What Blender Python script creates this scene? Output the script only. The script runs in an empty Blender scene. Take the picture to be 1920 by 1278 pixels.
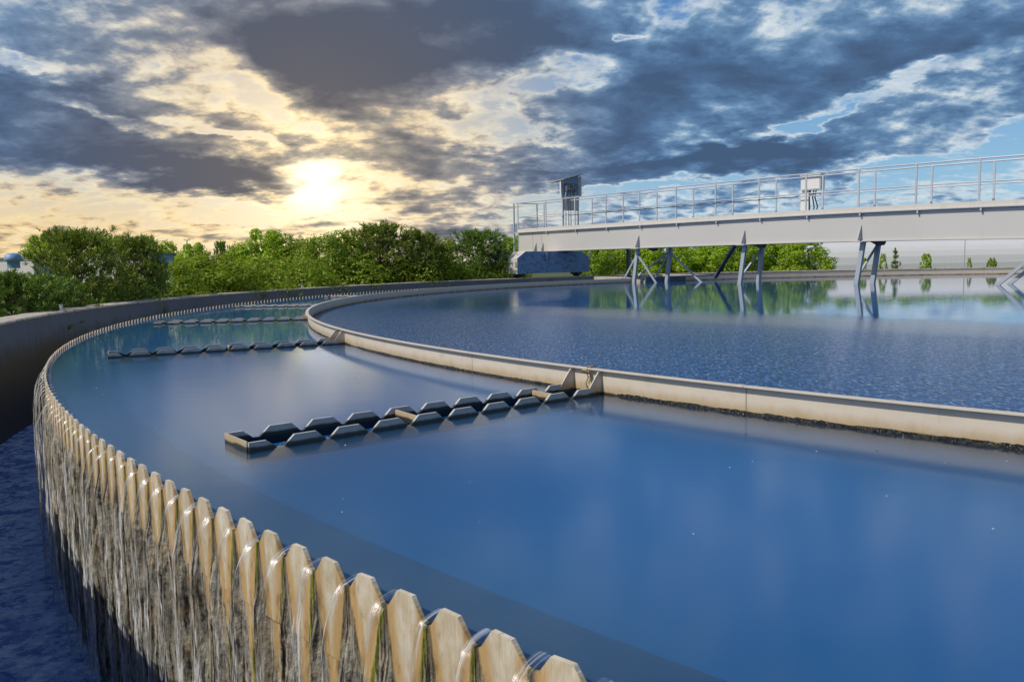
import bpy, bmesh, math, random
from mathutils import Vector, Matrix, noise as mnoise
import numpy as np
R = math.radians
scene = bpy.context.scene
col = scene.collection

# ------------------------------------------------------------------ camera
FPX, PITCH, ROLL = 1557.4, 0.0936, -0.0191
CX, CY = 14.678, 16.791                 # tank centre on the ground plan
R_WALL, R_WEIR, R_RING = 22.0, 21.05, 18.253
Z_CAM, Z_WALL, Z_RING, Z_TIP = 0.875, 0.26, 0.197, 0.075
Z_GROUND, Z_CHANNEL = -0.75, -1.2
WL = 0.04                                # level of the water in the tank
cam_data = bpy.data.cameras.new('camera')
cam = bpy.data.objects.new('camera', cam_data)
col.objects.link(cam)
cam_data.sensor_width = 36.0
cam_data.lens = FPX / 1920 * 36
cam_data.clip_start = 0.05
cam_data.clip_end = 20000
cam.matrix_world = (Matrix.Translation((0, 0, Z_CAM)) @ Matrix.Rotation(R(90) - PITCH, 4, 'X')
                    @ Matrix.Rotation(ROLL, 4, 'Z'))
scene.camera = cam
scene.view_settings.view_transform = 'Standard'
scene.view_settings.look = 'None'
scene.view_settings.exposure = 0.0
scene.view_settings.gamma = 1.0
scene.cycles.use_denoising = True
scene.cycles.max_bounces = 10
scene.cycles.volume_bounces = 5
scene.cycles.transparent_max_bounces = 16
scene.cycles.caustics_reflective = False
scene.cycles.caustics_refractive = False
scene.cycles.sample_clamp_indirect = 6.0

def ray(px, py):
    """direction through a point of the 1920 x 1278 view (used only to survey where things stand)"""
    x, y = (px - 960) / FPX, -(py - 639) / FPX
    c, s = math.cos(ROLL), math.sin(ROLL)
    x, y = c * x - s * y, s * x + c * y
    cp, sp = math.cos(PITCH), math.sin(PITCH)
    return Vector((x, cp + sp * y, -sp + cp * y))

# ------------------------------------------------------------------ sun and sky
SUN_AZ, SUN_EL = R(245), R(46)          # clockwise from +Y: left and a little behind the camera
sdir = Vector((math.sin(SUN_AZ) * math.cos(SUN_EL), math.cos(SUN_AZ) * math.cos(SUN_EL), math.sin(SUN_EL)))
sun_data = bpy.data.lights.new('sun', 'SUN')
sun_data.energy = 3.4
sun_data.angle = R(0.5)
sun_data.color = (1.0, 0.94, 0.84)
sun = bpy.data.objects.new('sun', sun_data)
col.objects.link(sun)
sun.rotation_euler = (-sdir).to_track_quat('-Z', 'Y').to_euler()

class NT:
    """small helper to write node trees"""
    def __init__(s, tree): s.t = tree
    def n(s, typ, **kw):
        nd = s.t.nodes.new(typ)
        for k, v in kw.items(): setattr(nd, k, v)
        return nd
    def put(s, sock, v):
        if hasattr(v, 'is_linked') or isinstance(v, bpy.types.NodeSocket): s.t.links.new(v, sock)
        else: sock.default_value = v
    def m(s, op, a, b=0.0, c=0.0, clamp=False):
        nd = s.n('ShaderNodeMath', operation=op, use_clamp=clamp)
        for i, v in enumerate((a, b, c)): s.put(nd.inputs[i], v)
        return nd.outputs[0]
    def v(s, op, a, b=(0, 0, 0)):
        nd = s.n('ShaderNodeVectorMath', operation=op)
        s.put(nd.inputs[0], a)
        if op == 'SCALE': s.put(nd.inputs['Scale'], b)
        else: s.put(nd.inputs[1], b)
        return nd.outputs['Value'] if op in ('LENGTH', 'DOT_PRODUCT', 'DISTANCE') else nd.outputs[0]
    def comb(s, x, y, z=0.0):
        nd = s.n('ShaderNodeCombineXYZ')
        for i, q in enumerate((x, y, z)): s.put(nd.inputs[i], q)
        return nd.outputs[0]
    def sep(s, v):
        nd = s.n('ShaderNodeSeparateXYZ'); s.put(nd.inputs[0], v)
        return nd.outputs
    def noise(s, vec, scale, detail=4.0, rough=0.5, dist=0.0, color=False, dims='3D'):
        nd = s.n('ShaderNodeTexNoise', noise_dimensions=dims)
        if vec is not None: s.put(nd.inputs['Vector'], vec)
        s.put(nd.inputs['Scale'], scale); s.put(nd.inputs['Detail'], detail)
        s.put(nd.inputs['Roughness'], rough); s.put(nd.inputs['Distortion'], dist)
        return nd.outputs['Color'] if color else nd.outputs['Fac']
    def rng(s, x, a, b, c=0.0, d=1.0, smooth=False):
        nd = s.n('ShaderNodeMapRange', interpolation_type='SMOOTHSTEP' if smooth else 'LINEAR')
        for i, q in enumerate((x, a, b, c, d)): s.put(nd.inputs[i], q)
        return nd.outputs[0]
    def mix(s, f, a, b, blend='MIX'):
        nd = s.n('ShaderNodeMix', data_type='RGBA', blend_type=blend)
        s.put(nd.inputs['Factor'], f)
        for k, q in (('A', a), ('B', b)):
            sk = [i for i in nd.inputs if i.name == k and i.type == 'RGBA'][0]
            if isinstance(q, tuple) and len(q) == 3: q = (*q, 1)
            s.put(sk, q)
        return [o for o in nd.outputs if o.type == 'RGBA'][0]
    def ramp(s, f, stops, interp='LINEAR'):
        nd = s.n('ShaderNodeValToRGB')
        cr = nd.color_ramp; cr.interpolation = interp
        while len(cr.elements) > 1: cr.elements.remove(cr.elements[-1])
        for i, (p, c) in enumerate(stops):
            e = cr.elements[0] if i == 0 else cr.elements.new(p)
            e.position = p; e.color = (*c, 1) if len(c) == 3 else c
        s.put(nd.inputs[0], f)
        return nd.outputs[0]

def srgb(r, g, b):
    f = lambda c: (c / 255 / 12.92) if c <= 10 else ((c / 255 + 0.055) / 1.055) ** 2.4
    return (f(r), f(g), f(b))

world = bpy.data.worlds.new('World')
scene.world = world
world.use_nodes = True
world.cycles.sampling_method = 'MANUAL'
world.cycles.sample_map_resolution = 512
def build_sky():
    t = world.node_tree; t.nodes.clear(); k = NT(t)
    out = k.n('ShaderNodeOutputWorld'); bg = k.n('ShaderNodeBackground')
    t.links.new(bg.outputs[0], out.inputs[0])
    sky = k.n('ShaderNodeTexSky', sky_type='NISHITA', sun_disc=False, sun_elevation=SUN_EL, sun_rotation=SUN_AZ,
              altitude=100.0, air_density=1.0, dust_density=0.6, ozone_density=2.5)
    tc = k.n('ShaderNodeTexCoord')
    d = k.v('NORMALIZE', tc.outputs['Generated'])
    x, y, z = k.sep(d)
    az = k.m('MULTIPLY', k.m('ARCTAN2', x, y), 57.2958)
    el = k.m('MULTIPLY', k.m('ARCSINE', z), 57.2958)
    zz = k.m('ADD', k.m('MAXIMUM', z, 0.0), 0.24)
    P = k.comb(k.m('DIVIDE', x, zz), k.m('DIVIDE', y, zz), 0.0)
    # cloud layer coordinates and warps
    w1 = k.v('SUBTRACT', k.noise(P, 1.7, 5, 0.55, color=True), (0.5, 0.5, 0.5))
    w2 = k.v('SUBTRACT', k.noise(P, 6.5, 6, 0.6, color=True), (0.5, 0.5, 0.5))
    Q = k.comb(az, el)
    Q = k.v('ADD', Q, k.v('MULTIPLY', w1, (10.0, 5.0, 0)))
    Q = k.v('ADD', Q, k.v('MULTIPLY', w2, (4.0, 3.2, 0)))
    def pxdir(px, py):
        v = ray(px, py).normalized()
        return math.degrees(math.atan2(v.x, v.y)), math.degrees(math.asin(v.z))
    def blob(px, py, rx, ry, rot=0.0, soft=1.0):
        a, e = pxdir(px, py)
        mp = k.n('ShaderNodeMapping', vector_type='TEXTURE')
        mp.inputs['Location'].default_value = (a, e, 0)
        mp.inputs['Rotation'].default_value = (0, 0, R(rot))
        mp.inputs['Scale'].default_value = (rx / 27.2, ry / 27.2, 1)
        t.links.new(Q, mp.inputs['Vector'])
        ln = k.v('LENGTH', mp.outputs[0])
        return k.rng(ln, 0.35, 1.25, 1.0, 0.0, smooth=True)
    sv = ray(592, 345).normalized()
    Ps_ = (sv.x / (sv.z + 0.24), sv.y / (sv.z + 0.24), 0.0)
    to = k.v('SCALE', k.v('NORMALIZE', k.v('SUBTRACT', Ps_, P)), 0.045)
    PL = k.v('ADD', P, to)                                           # a step towards the glow: gives the puffs a lit and a dark side
    def puffs(q):
        n1 = k.noise(q, 2.6, 8, 0.58, 0.25); n2 = k.noise(q, 8.5, 7, 0.60, 0.25)
        return n1, n2
    n1, n2 = puffs(P); m1, m2 = puffs(PL)
    n4 = k.noise(k.v('ADD', P, (3.7, 1.9, 0.4)), 26.0, 5, 0.6, 0.1)
    T = k.m('MULTIPLY_ADD', k.m('SUBTRACT', n1, 0.5), 1.10, 0.40)
    emb = k.m('ADD', k.m('MULTIPLY', k.m('SUBTRACT', n1, m1), 1.6), k.m('MULTIPLY', k.m('SUBTRACT', n2, m2), 0.60))
    for (px, py, rx, ry, rot, amp) in SKY_BLOBS:
        T = k.m('MULTIPLY_ADD', blob(px, py, rx, ry, rot), amp, T)
    soft = k.rng(T, 0.25, 0.95, 1.15, 0.16, smooth=True)              # thick cloud is smooth inside and ragged at its edges
    T = k.m('MULTIPLY_ADD', k.m('MULTIPLY', k.m('SUBTRACT', n2, 0.5), soft), 1.0, T)
    T = k.m('MULTIPLY_ADD', k.m('MULTIPLY', k.m('SUBTRACT', n4, 0.5), soft), 0.30, T)
    # low stripes of stratocumulus over the left horizon
    low = k.rng(el, 9.0, 3.0, 0.0, 1.0, smooth=True)
    Ps = k.v('MULTIPLY', P, (1.0, 1.0, 1.0))
    n3 = k.noise(k.v('MULTIPLY', Ps, (1.0, 2.6, 1.0)), 5.0, 6, 0.58, 0.2)
    T = k.m('MULTIPLY_ADD', k.m('MULTIPLY', k.m('SUBTRACT', n3, 0.5), low), 0.9, T)
    # fade the cloud cover out above the frame and towards the back of the sky
    front = k.rng(k.m('ABSOLUTE', az), 48.0, 90.0, 1.0, 0.0, smooth=True)
    high = k.rng(el, 25.0, 38.0, 1.0, 0.0, smooth=True)
    T = k.m('ADD', T, k.m('MULTIPLY', k.m('SUBTRACT', k.m('MULTIPLY', front, high), 1.0), 0.55))
    # closeness to the glowing spot in the clouds
    ca = k.m('MULTIPLY', k.m('ARCCOSINE', k.v('DOT_PRODUCT', d, tuple(sv))), 57.2958)
    near = k.rng(ca, 2.0, 24.0, 1.0, 0.0, smooth=True)
    la, le = pxdir(100, 430)
    wl = k.m('MULTIPLY', k.rng(el, 3.0, 8.5, 1.0, 0.0, smooth=True), k.rng(az, 2.0, -14.0, 0.0, 1.0, smooth=True))
    warm = k.m('MAXIMUM', k.m('MULTIPLY', near, 0.95), wl)
    # clear sky behind the clouds
    zen = k.ramp(k.m('DIVIDE', k.m('MAXIMUM', el, 0.0), 40.0), [(0.0, srgb(160, 200, 226)), (0.12, srgb(136, 186, 222)),
                  (0.35, srgb(84, 142, 200)), (0.6, srgb(56, 112, 184)), (1.0, srgb(48, 100, 180))])
    nish = k.v('SCALE', sky.outputs[0], 0.10)
    clear = k.mix(k.m('MULTIPLY', front, 0.75), nish, zen)
    clear = k.mix(k.m('MULTIPLY', warm, 0.75), clear, srgb(252, 218, 158))
    # clouds from thin and bright to thick and dark; the light in them varies from place to place
    lum = k.noise(k.v('ADD', P, (9.1, 4.2, 0.0)), 4.0, 6, 0.6)
    Tc = k.m('MULTIPLY_ADD', k.m('SUBTRACT', lum, 0.5), 0.50, T)
    Tc = k.m('ADD', Tc, k.m('MULTIPLY', emb, k.rng(T, 0.45, 1.0, 0.85, 0.30)))
    cool = k.ramp(Tc, [(0.0, srgb(232, 238, 240)), (0.22, srgb(214, 223, 228)), (0.40, srgb(156, 181, 204)),
                      (0.58, srgb(106, 141, 178)), (0.80, srgb(80, 111, 149)), (1.0, srgb(70, 94, 126))])
    warmr = k.ramp(Tc, [(0.0, srgb(255, 240, 200)), (0.22, srgb(255, 228, 172)), (0.40, srgb(228, 198, 150)),
                       (0.58, srgb(164, 150, 132)), (0.80, srgb(126, 119, 114)), (1.0, srgb(98, 95, 100))])
    cc = k.mix(warm, cool, warmr)
    cover = k.rng(T, 0.02, 0.40, 0.0, 1.0, smooth=True)
    c = k.mix(cover, clear, cc)
    thin = k.rng(T, 0.20, 0.80, 1.0, 0.10)
    caw = k.m('MULTIPLY_ADD', k.m('SUBTRACT', n2, 0.5), 2.4, ca)
    g1 = k.m('MULTIPLY', k.m('POWER', k.rng(caw, 0.0, 2.7, 1.0, 0.0), 1.6), 1.3)
    g2 = k.m('MULTIPLY', k.m('MULTIPLY', k.m('POWER', k.rng(ca, 0.0, 17.0, 1.0, 0.0), 2.4), 0.62), thin)
    c = k.mix(1.0, c, k.v('SCALE', (1.0, 0.86, 0.58), k.m('ADD', g1, g2)), 'ADD')
    c = k.v('MINIMUM', c, (1.12, 1.06, 1.0))
    # below the horizon
    c = k.mix(k.rng(z, -0.02, 0.0, 1.0, 0.0), c, (0.10, 0.12, 0.12))
    t.links.new(k.v('SCALE', c, 10.0), bg.inputs[0])
    bg.inputs[1].default_value = 0.1
SKY_BLOBS = [
    # px, py, half width, half height, tilt (deg), amount: thick masses
    (760, 40, 420, 120, 0, .62), (620, 110, 230, 80, -12, .35), (950, 120, 170, 60, 0, .25),
    (140, 165, 300, 55, -12, .45), (90, 40, 230, 40, -8, .25),
    (110, 265, 330, 60, -10, .50), (410, 315, 200, 34, -4, .45),
    (1300, 300, 420, 42, 0, .55), (1210, 265, 170, 42, 0, .30), (1390, 265, 130, 40, 0, .30),
    (1420, 110, 420, 110, -3, .26), (1290, 170, 240, 70, 0, .25), (1850, 110, 260, 90, 0, .28),
    (1110, 220, 170, 50, 0, .25), (840, 385, 150, 30, 0, .35), (860, 432, 70, 26, 0, .45),
    (740, 330, 190, 24, 0, .22), (690, 235, 130, 55, -15, .15), (1500, 230, 260, 40, 8, .15),
    # thin places and holes
    (420, 235, 110, 20, -20, -.58), (480, 165, 130, 45, -40, -.22), (640, 215, 200, 34, -8, -.12),
    (1050, 160, 110, 50, 0, -.50), (1640, 175, 220, 22, 12, -.55), (930, 255, 110, 36, 0, -.40),
    (1000, 395, 190, 24, 4, -.45), (1150, 355, 300, 18, 3, -.40), (1780, 300, 220, 30, 8, -.40),
    (1240, 20, 46, 40, 0, -.42), (1165, 85, 22, 16, 0, -.5), (1900, 225, 60, 40, 0, -.55),
    (40, 95, 160, 20, -10, -.40), (240, 202, 150, 14, -10, -.35), (760, 290, 170, 40, 0, .22), (720, 185, 190, 50, 0, .14), (560, 265, 90, 26, 0, .22), (180, 390, 380, 60, 0, -.22), (590, 400, 260, 30, 0, -.25),
    (620, 345, 130, 50, 0, -.35), (1380, 245, 500, 14, 6, -.3), (1500, 30, 60, 30, 0, -.25), (1640, 440, 420, 50, 0, -.40), (1750, 350, 260, 40, 4, -.22),
]
build_sky()

# ------------------------------------------------------------------ object helpers
class MB:
    """collects faces; build() links them as ONE mesh object"""
    def __init__(s): s.v = []; s.f = []; s.uv = []; s.uv2 = []
    def add(s, verts, faces, uvs=None):
        o = len(s.v); s.v += [tuple(q) for q in verts]
        s.f += [tuple(i + o for i in f) for f in faces]
        if uvs: s.uv += list(uvs)
    def hexa(s, p):
        """eight corners: four below then four above, both in the same turning order"""
        s.add(p, [(3, 2, 1, 0), (4, 5, 6, 7), (0, 1, 5, 4), (1, 2, 6, 5), (2, 3, 7, 6), (3, 0, 4, 7)])
    def box(s, a, b, T=None):
        x0, y0, z0 = a; x1, y1, z1 = b
        p = [(x0, y0, z0), (x1, y0, z0), (x1, y1, z0), (x0, y1, z0), (x0, y0, z1), (x1, y0, z1), (x1, y1, z1), (x0, y1, z1)]
        if T: p = [T(*q) for q in p]
        s.hexa(p)
    def bar(s, p, q, w, h=None, up=(0, 0, 1)):
        p, q = Vector(p), Vector(q); h = h or w
        d = (q - p).normalized(); sd = d.cross(Vector(up))
        if sd.length < 1e-3: sd = d.cross(Vector((1, 0, 0)))
        sd.normalize(); n = sd.cross(d)
        o = [sd * (i * w / 2) + n * (j * h / 2) for i, j in ((-1, -1), (1, -1), (1, 1), (-1, 1))]
        s.hexa([p + a for a in o] + [q + a for a in o])
    def tube(s, pts, rad, seg=8, cap=True):
        pts = [Vector(p) for p in pts]; n = len(pts)
        rad = rad if isinstance(rad, (list, tuple)) else [rad] * n
        vs = []; fs = []
        for i, p in enumerate(pts):
            d = (pts[min(i + 1, n - 1)] - pts[max(i - 1, 0)]).normalized()
            a = d.cross(Vector((0, 0, 1)))
            if a.length < 1e-3: a = d.cross(Vector((1, 0, 0)))
            a.normalize(); b = a.cross(d)
            vs += [p + (a * math.cos(t) + b * math.sin(t)) * rad[i] for t in [2 * math.pi * k / seg for k in range(seg)]]
        for i in range(n - 1):
            for k in range(seg):
                l = (k + 1) % seg
                fs.append((i * seg + k, i * seg + l, (i + 1) * seg + l, (i + 1) * seg + k))
        if cap: fs += [tuple(range(seg))[::-1], tuple((n - 1) * seg + k for k in range(seg))]
        s.add(vs, fs)
    def poly(s, outline, thick):
        """a flat plate: outline points (3-D) pushed by the vector thick"""
        n = len(outline); t = Vector(thick)
        a = [Vector(p) for p in outline]; b = [p + t for p in a]
        s.add(a + b, [tuple(range(n))[::-1], tuple(range(n, 2 * n))] + [(i, (i + 1) % n, n + (i + 1) % n, n + i) for i in range(n)])
    def build(s, name, mat, parent=None, origin=None, smooth=False, fix=True):
        o = Vector(origin) if origin is not None else (Vector(parent['at']) if parent is not None and 'at' in parent else Vector((0, 0, 0)))
        me = bpy.data.meshes.new(name)
        me.from_pydata([tuple(Vector(q) - o) for q in s.v], [], s.f)
        if s.uv:
            l = me.uv_layers.new(name='UVMap')
            vi = np.zeros(len(me.loops), dtype=np.int32); me.loops.foreach_get('vertex_index', vi)
            l.data.foreach_set('uv', np.array(s.uv, dtype=np.float32)[vi].ravel())
        if s.uv2:
            l = me.uv_layers.new(name='across')
            l.data.foreach_set('uv', np.array(s.uv2, dtype=np.float32)[vi].ravel())
        if fix:
            bm = bmesh.new(); bm.from_mesh(me); bmesh.ops.recalc_face_normals(bm, faces=bm.faces); bm.to_mesh(me); bm.free()
        if smooth: me.polygons.foreach_set('use_smooth', [True] * len(me.polygons))
        me.materials.append(mat); me.update()
        ob = bpy.data.objects.new(name, me); col.objects.link(ob)
        if parent is not None:
            ob.parent = parent
            ob['at'] = tuple(o)
        else:
            ob.location = o
        return ob

def tag(o, label, cat, group=None, kind=None):
    if label: o['label'] = label
    if cat: o['category'] = cat
    if group: o['group'] = group
    if kind: o['kind'] = kind
    return o
def thing(name, loc, label, cat, group=None):
    o = bpy.data.objects.new(name, None); col.objects.link(o)
    o.empty_display_size = 0.2
    o.location = loc; o['at'] = tuple(loc)
    return tag(o, label, cat, group)
def structure(o):
    o['kind'] = 'structure'; return o
def pol(r, deg, z=0.0):
    a = R(deg); return Vector((CX + r * math.cos(a), CY + r * math.sin(a), z))

# ------------------------------------------------------------------ materials
def mat(name, base=(0.5, 0.5, 0.5), rough=0.6, metal=0.0, spec=0.5):
    m = bpy.data.materials.new(name); m.use_nodes = True
    k = NT(m.node_tree); b = m.node_tree.nodes['Principled BSDF']
    b.inputs['Base Color'].default_value = (*base, 1)
    b.inputs['Roughness'].default_value = rough
    b.inputs['Metallic'].default_value = metal
    b.inputs['Specular IOR Level'].default_value = spec
    return m, k, b
def bump(k, b, h, strength, dist):
    n = k.n('ShaderNodeBump'); n.inputs['Strength'].default_value = strength; n.inputs['Distance'].default_value = dist
    k.put(n.inputs['Height'], h); k.put(b.inputs['Normal'], n.outputs[0]); return n
def wpos(k): return k.n('ShaderNodeNewGeometry').outputs['Position']

def paint_mat(name, base, dirt=(0.25, 0.2, 0.15), amount=0.35, rough=0.45, scale=1.5):
    m, k, b = mat(name, base, rough)
    p = wpos(k)
    st = k.noise(k.v('MULTIPLY', p, (3.0, 3.0, 0.5)), scale * 1.6, 6, 0.6)
    n = k.noise(p, scale * 4, 5, 0.6)
    f = k.rng(k.m('ADD', k.m('MULTIPLY', st, 0.6), k.m('MULTIPLY', n, 0.4)), 0.52, 0.78, 0.0, amount)
    tone = k.mix(k.noise(p, 0.7, 3), tuple(c * 0.93 for c in base), tuple(min(1, c * 1.05) for c in base))
    k.put(b.inputs['Base Color'], k.mix(f, tone, dirt))
    bump(k, b, n, 0.08, 0.01)
    return m
M_beam = paint_mat('cream_grey_paint', (0.62, 0.57, 0.50), (0.34, 0.27, 0.2), 0.30)
M_rail = paint_mat('grey_rail_paint', (0.46, 0.48, 0.51), (0.3, 0.25, 0.2), 0.25, 0.4)
M_leg = paint_mat('galvanised_grey', (0.38, 0.41, 0.44), (0.20, 0.2, 0.2), 0.4, 0.45)
M_darksteel = paint_mat('dark_steel', (0.10, 0.11, 0.13), (0.05, 0.04, 0.03), 0.4, 0.5)
M_box = paint_mat('white_enclosure', (0.72, 0.70, 0.66), (0.4, 0.36, 0.3), 0.15, 0.4)
def ring_mat():
    m, k, b = mat('cream_grp', (0.62, 0.53, 0.41), 0.5)
    p = wpos(k); x, y, z = k.sep(p)
    an = k.m('MULTIPLY', k.m('ARCTAN2', k.m('SUBTRACT', y, CY), k.m('SUBTRACT', x, CX)), R_RING)
    q = k.comb(an, k.m('MULTIPLY', z, 0.25))
    n = k.noise(p, 5, 6, 0.62); st = k.noise(k.v('MULTIPLY', q, (6, 6, 1)), 1.0, 6, 0.65); f = k.noise(p, 45, 4, 0.6)
    c = k.mix(n, (0.56, 0.48, 0.37), (0.68, 0.59, 0.47))
    c = k.mix(k.rng(st, 0.56, 0.74, 0, 0.45), c, (0.40, 0.30, 0.17))
    tide = k.rng(k.m('MULTIPLY_ADD', k.m('SUBTRACT', st, 0.5), 0.10, z), 0.125, 0.055, 0, 0.85, smooth=True)
    c = k.mix(tide, c, k.mix(f, (0.34, 0.22, 0.09), (0.52, 0.38, 0.20)))
    c = k.mix(k.rng(k.m('MULTIPLY_ADD', k.m('SUBTRACT', n, 0.5), 0.05, z), 0.056, 0.046, 0, 1), c, (0.03, 0.028, 0.018))
    seam = k.m('ABSOLUTE', k.m('SUBTRACT', k.m('FRACT', k.m('MULTIPLY', an, 0.40)), 0.5))
    c = k.mix(k.rng(seam, 0.0, 0.003, 0.75, 0.0), c, (0.12, 0.10, 0.07))
    c = k.mix(k.rng(f, 0.70, 0.74, 0, 0.7), c, (0.12, 0.09, 0.05))
    k.put(b.inputs['Base Color'], c); bump(k, b, k.m('ADD', n, k.m('MULTIPLY', f, 0.4)), 0.12, 0.01)
    return m
M_ring = ring_mat()
M_rubber, _, _ = mat('rubber', (0.02, 0.02, 0.022), 0.7)
M_cable, _, _ = mat('cable', (0.015, 0.015, 0.017), 0.6)
M_rope, _, _ = mat('rope', (0.42, 0.32, 0.16), 0.9)

def shade_blue_mat():
    m, k, b = mat('weathered_shade_blue', (0.16, 0.28, 0.46), 0.5)
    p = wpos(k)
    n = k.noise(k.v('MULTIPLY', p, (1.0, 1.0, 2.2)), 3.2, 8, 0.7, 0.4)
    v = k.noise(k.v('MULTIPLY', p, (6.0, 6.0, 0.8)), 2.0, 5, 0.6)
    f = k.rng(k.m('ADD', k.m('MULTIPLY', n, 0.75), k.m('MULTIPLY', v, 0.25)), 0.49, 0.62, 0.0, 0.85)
    # blue of the shaded side put into the paint, with dark dirt blotches
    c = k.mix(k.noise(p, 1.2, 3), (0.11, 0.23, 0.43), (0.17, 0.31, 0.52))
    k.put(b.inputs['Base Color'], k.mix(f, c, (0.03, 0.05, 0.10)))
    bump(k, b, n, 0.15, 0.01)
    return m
M_shade_blue = shade_blue_mat()

def concrete_mat(name, base, wet_from, wet_to, wetcol=(0.025, 0.028, 0.016)):
    m, k, b = mat(name, base, 0.85)
    p = wpos(k); x, y, z = k.sep(p)
    n = k.noise(p, 2.2, 7, 0.62); f = k.noise(p, 28, 4, 0.6)
    ang = k.m('MULTIPLY', k.m('ARCTAN2', k.m('SUBTRACT', y, CY), k.m('SUBTRACT', x, CX)), R_WALL)
    q = k.comb(k.m('MULTIPLY', ang, 5.0), k.m('MULTIPLY', z, 0.5))
    st = k.noise(q, 1.6, 6, 0.65)
    c = k.mix(n, tuple(v * 0.72 for v in base), tuple(min(1, v * 1.2) for v in base))
    c = k.mix(k.rng(st, 0.56, 0.72, 0, 0.55), c, tuple(v * 0.33 for v in base))
    c = k.mix(k.rng(k.noise(q, 4.0, 4, 0.6), 0.66, 0.74, 0, 0.5), c, (0.52, 0.52, 0.5))
    jag = k.m('MULTIPLY_ADD', k.m('SUBTRACT', st, 0.5), 0.75, z)
    jag = k.m('MULTIPLY_ADD', k.m('SUBTRACT', n, 0.5), 0.2, jag)
    w = k.rng(jag, wet_from, wet_to, 0, 1, smooth=True)
    c = k.mix(w, c, wetcol)
    c = k.mix(k.rng(k.m('MULTIPLY_ADD', n, 3.0, x), 1.0, 7.0, 0.0, 0.85, smooth=True), c, k.mix(n, (0.26, 0.24, 0.21), (0.42, 0.39, 0.34)))  # paler towards positive x: sunlight on that side put into the colour
    k.put(b.inputs['Base Color'], c)
    k.put(b.inputs['Roughness'], k.rng(w, 0, 1, 0.9, 0.5))
    bump(k, b, k.m('ADD', k.m('MULTIPLY', n, 0.6), k.m('MULTIPLY', f, 0.4)), 0.35, 0.02)
    return m
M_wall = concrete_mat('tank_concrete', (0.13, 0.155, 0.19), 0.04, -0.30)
def coping_mat():
    m, k, b = mat('coping_concrete', (0.5, 0.43, 0.32), 0.9)
    p = wpos(k); n = k.noise(p, 3.5, 8, 0.65); f = k.noise(p, 40, 4, 0.6)
    c = k.mix(n, (0.34, 0.29, 0.22), (0.62, 0.54, 0.42))
    c = k.mix(k.rng(k.noise(p, 9, 6, 0.6), 0.58, 0.66), c, (0.10, 0.09, 0.05))
    k.put(b.inputs['Base Color'], c); bump(k, b, k.m('ADD', n, k.m('MULTIPLY', f, 0.5)), 0.5, 0.02)
    return m
M_cope = coping_mat()

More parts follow.
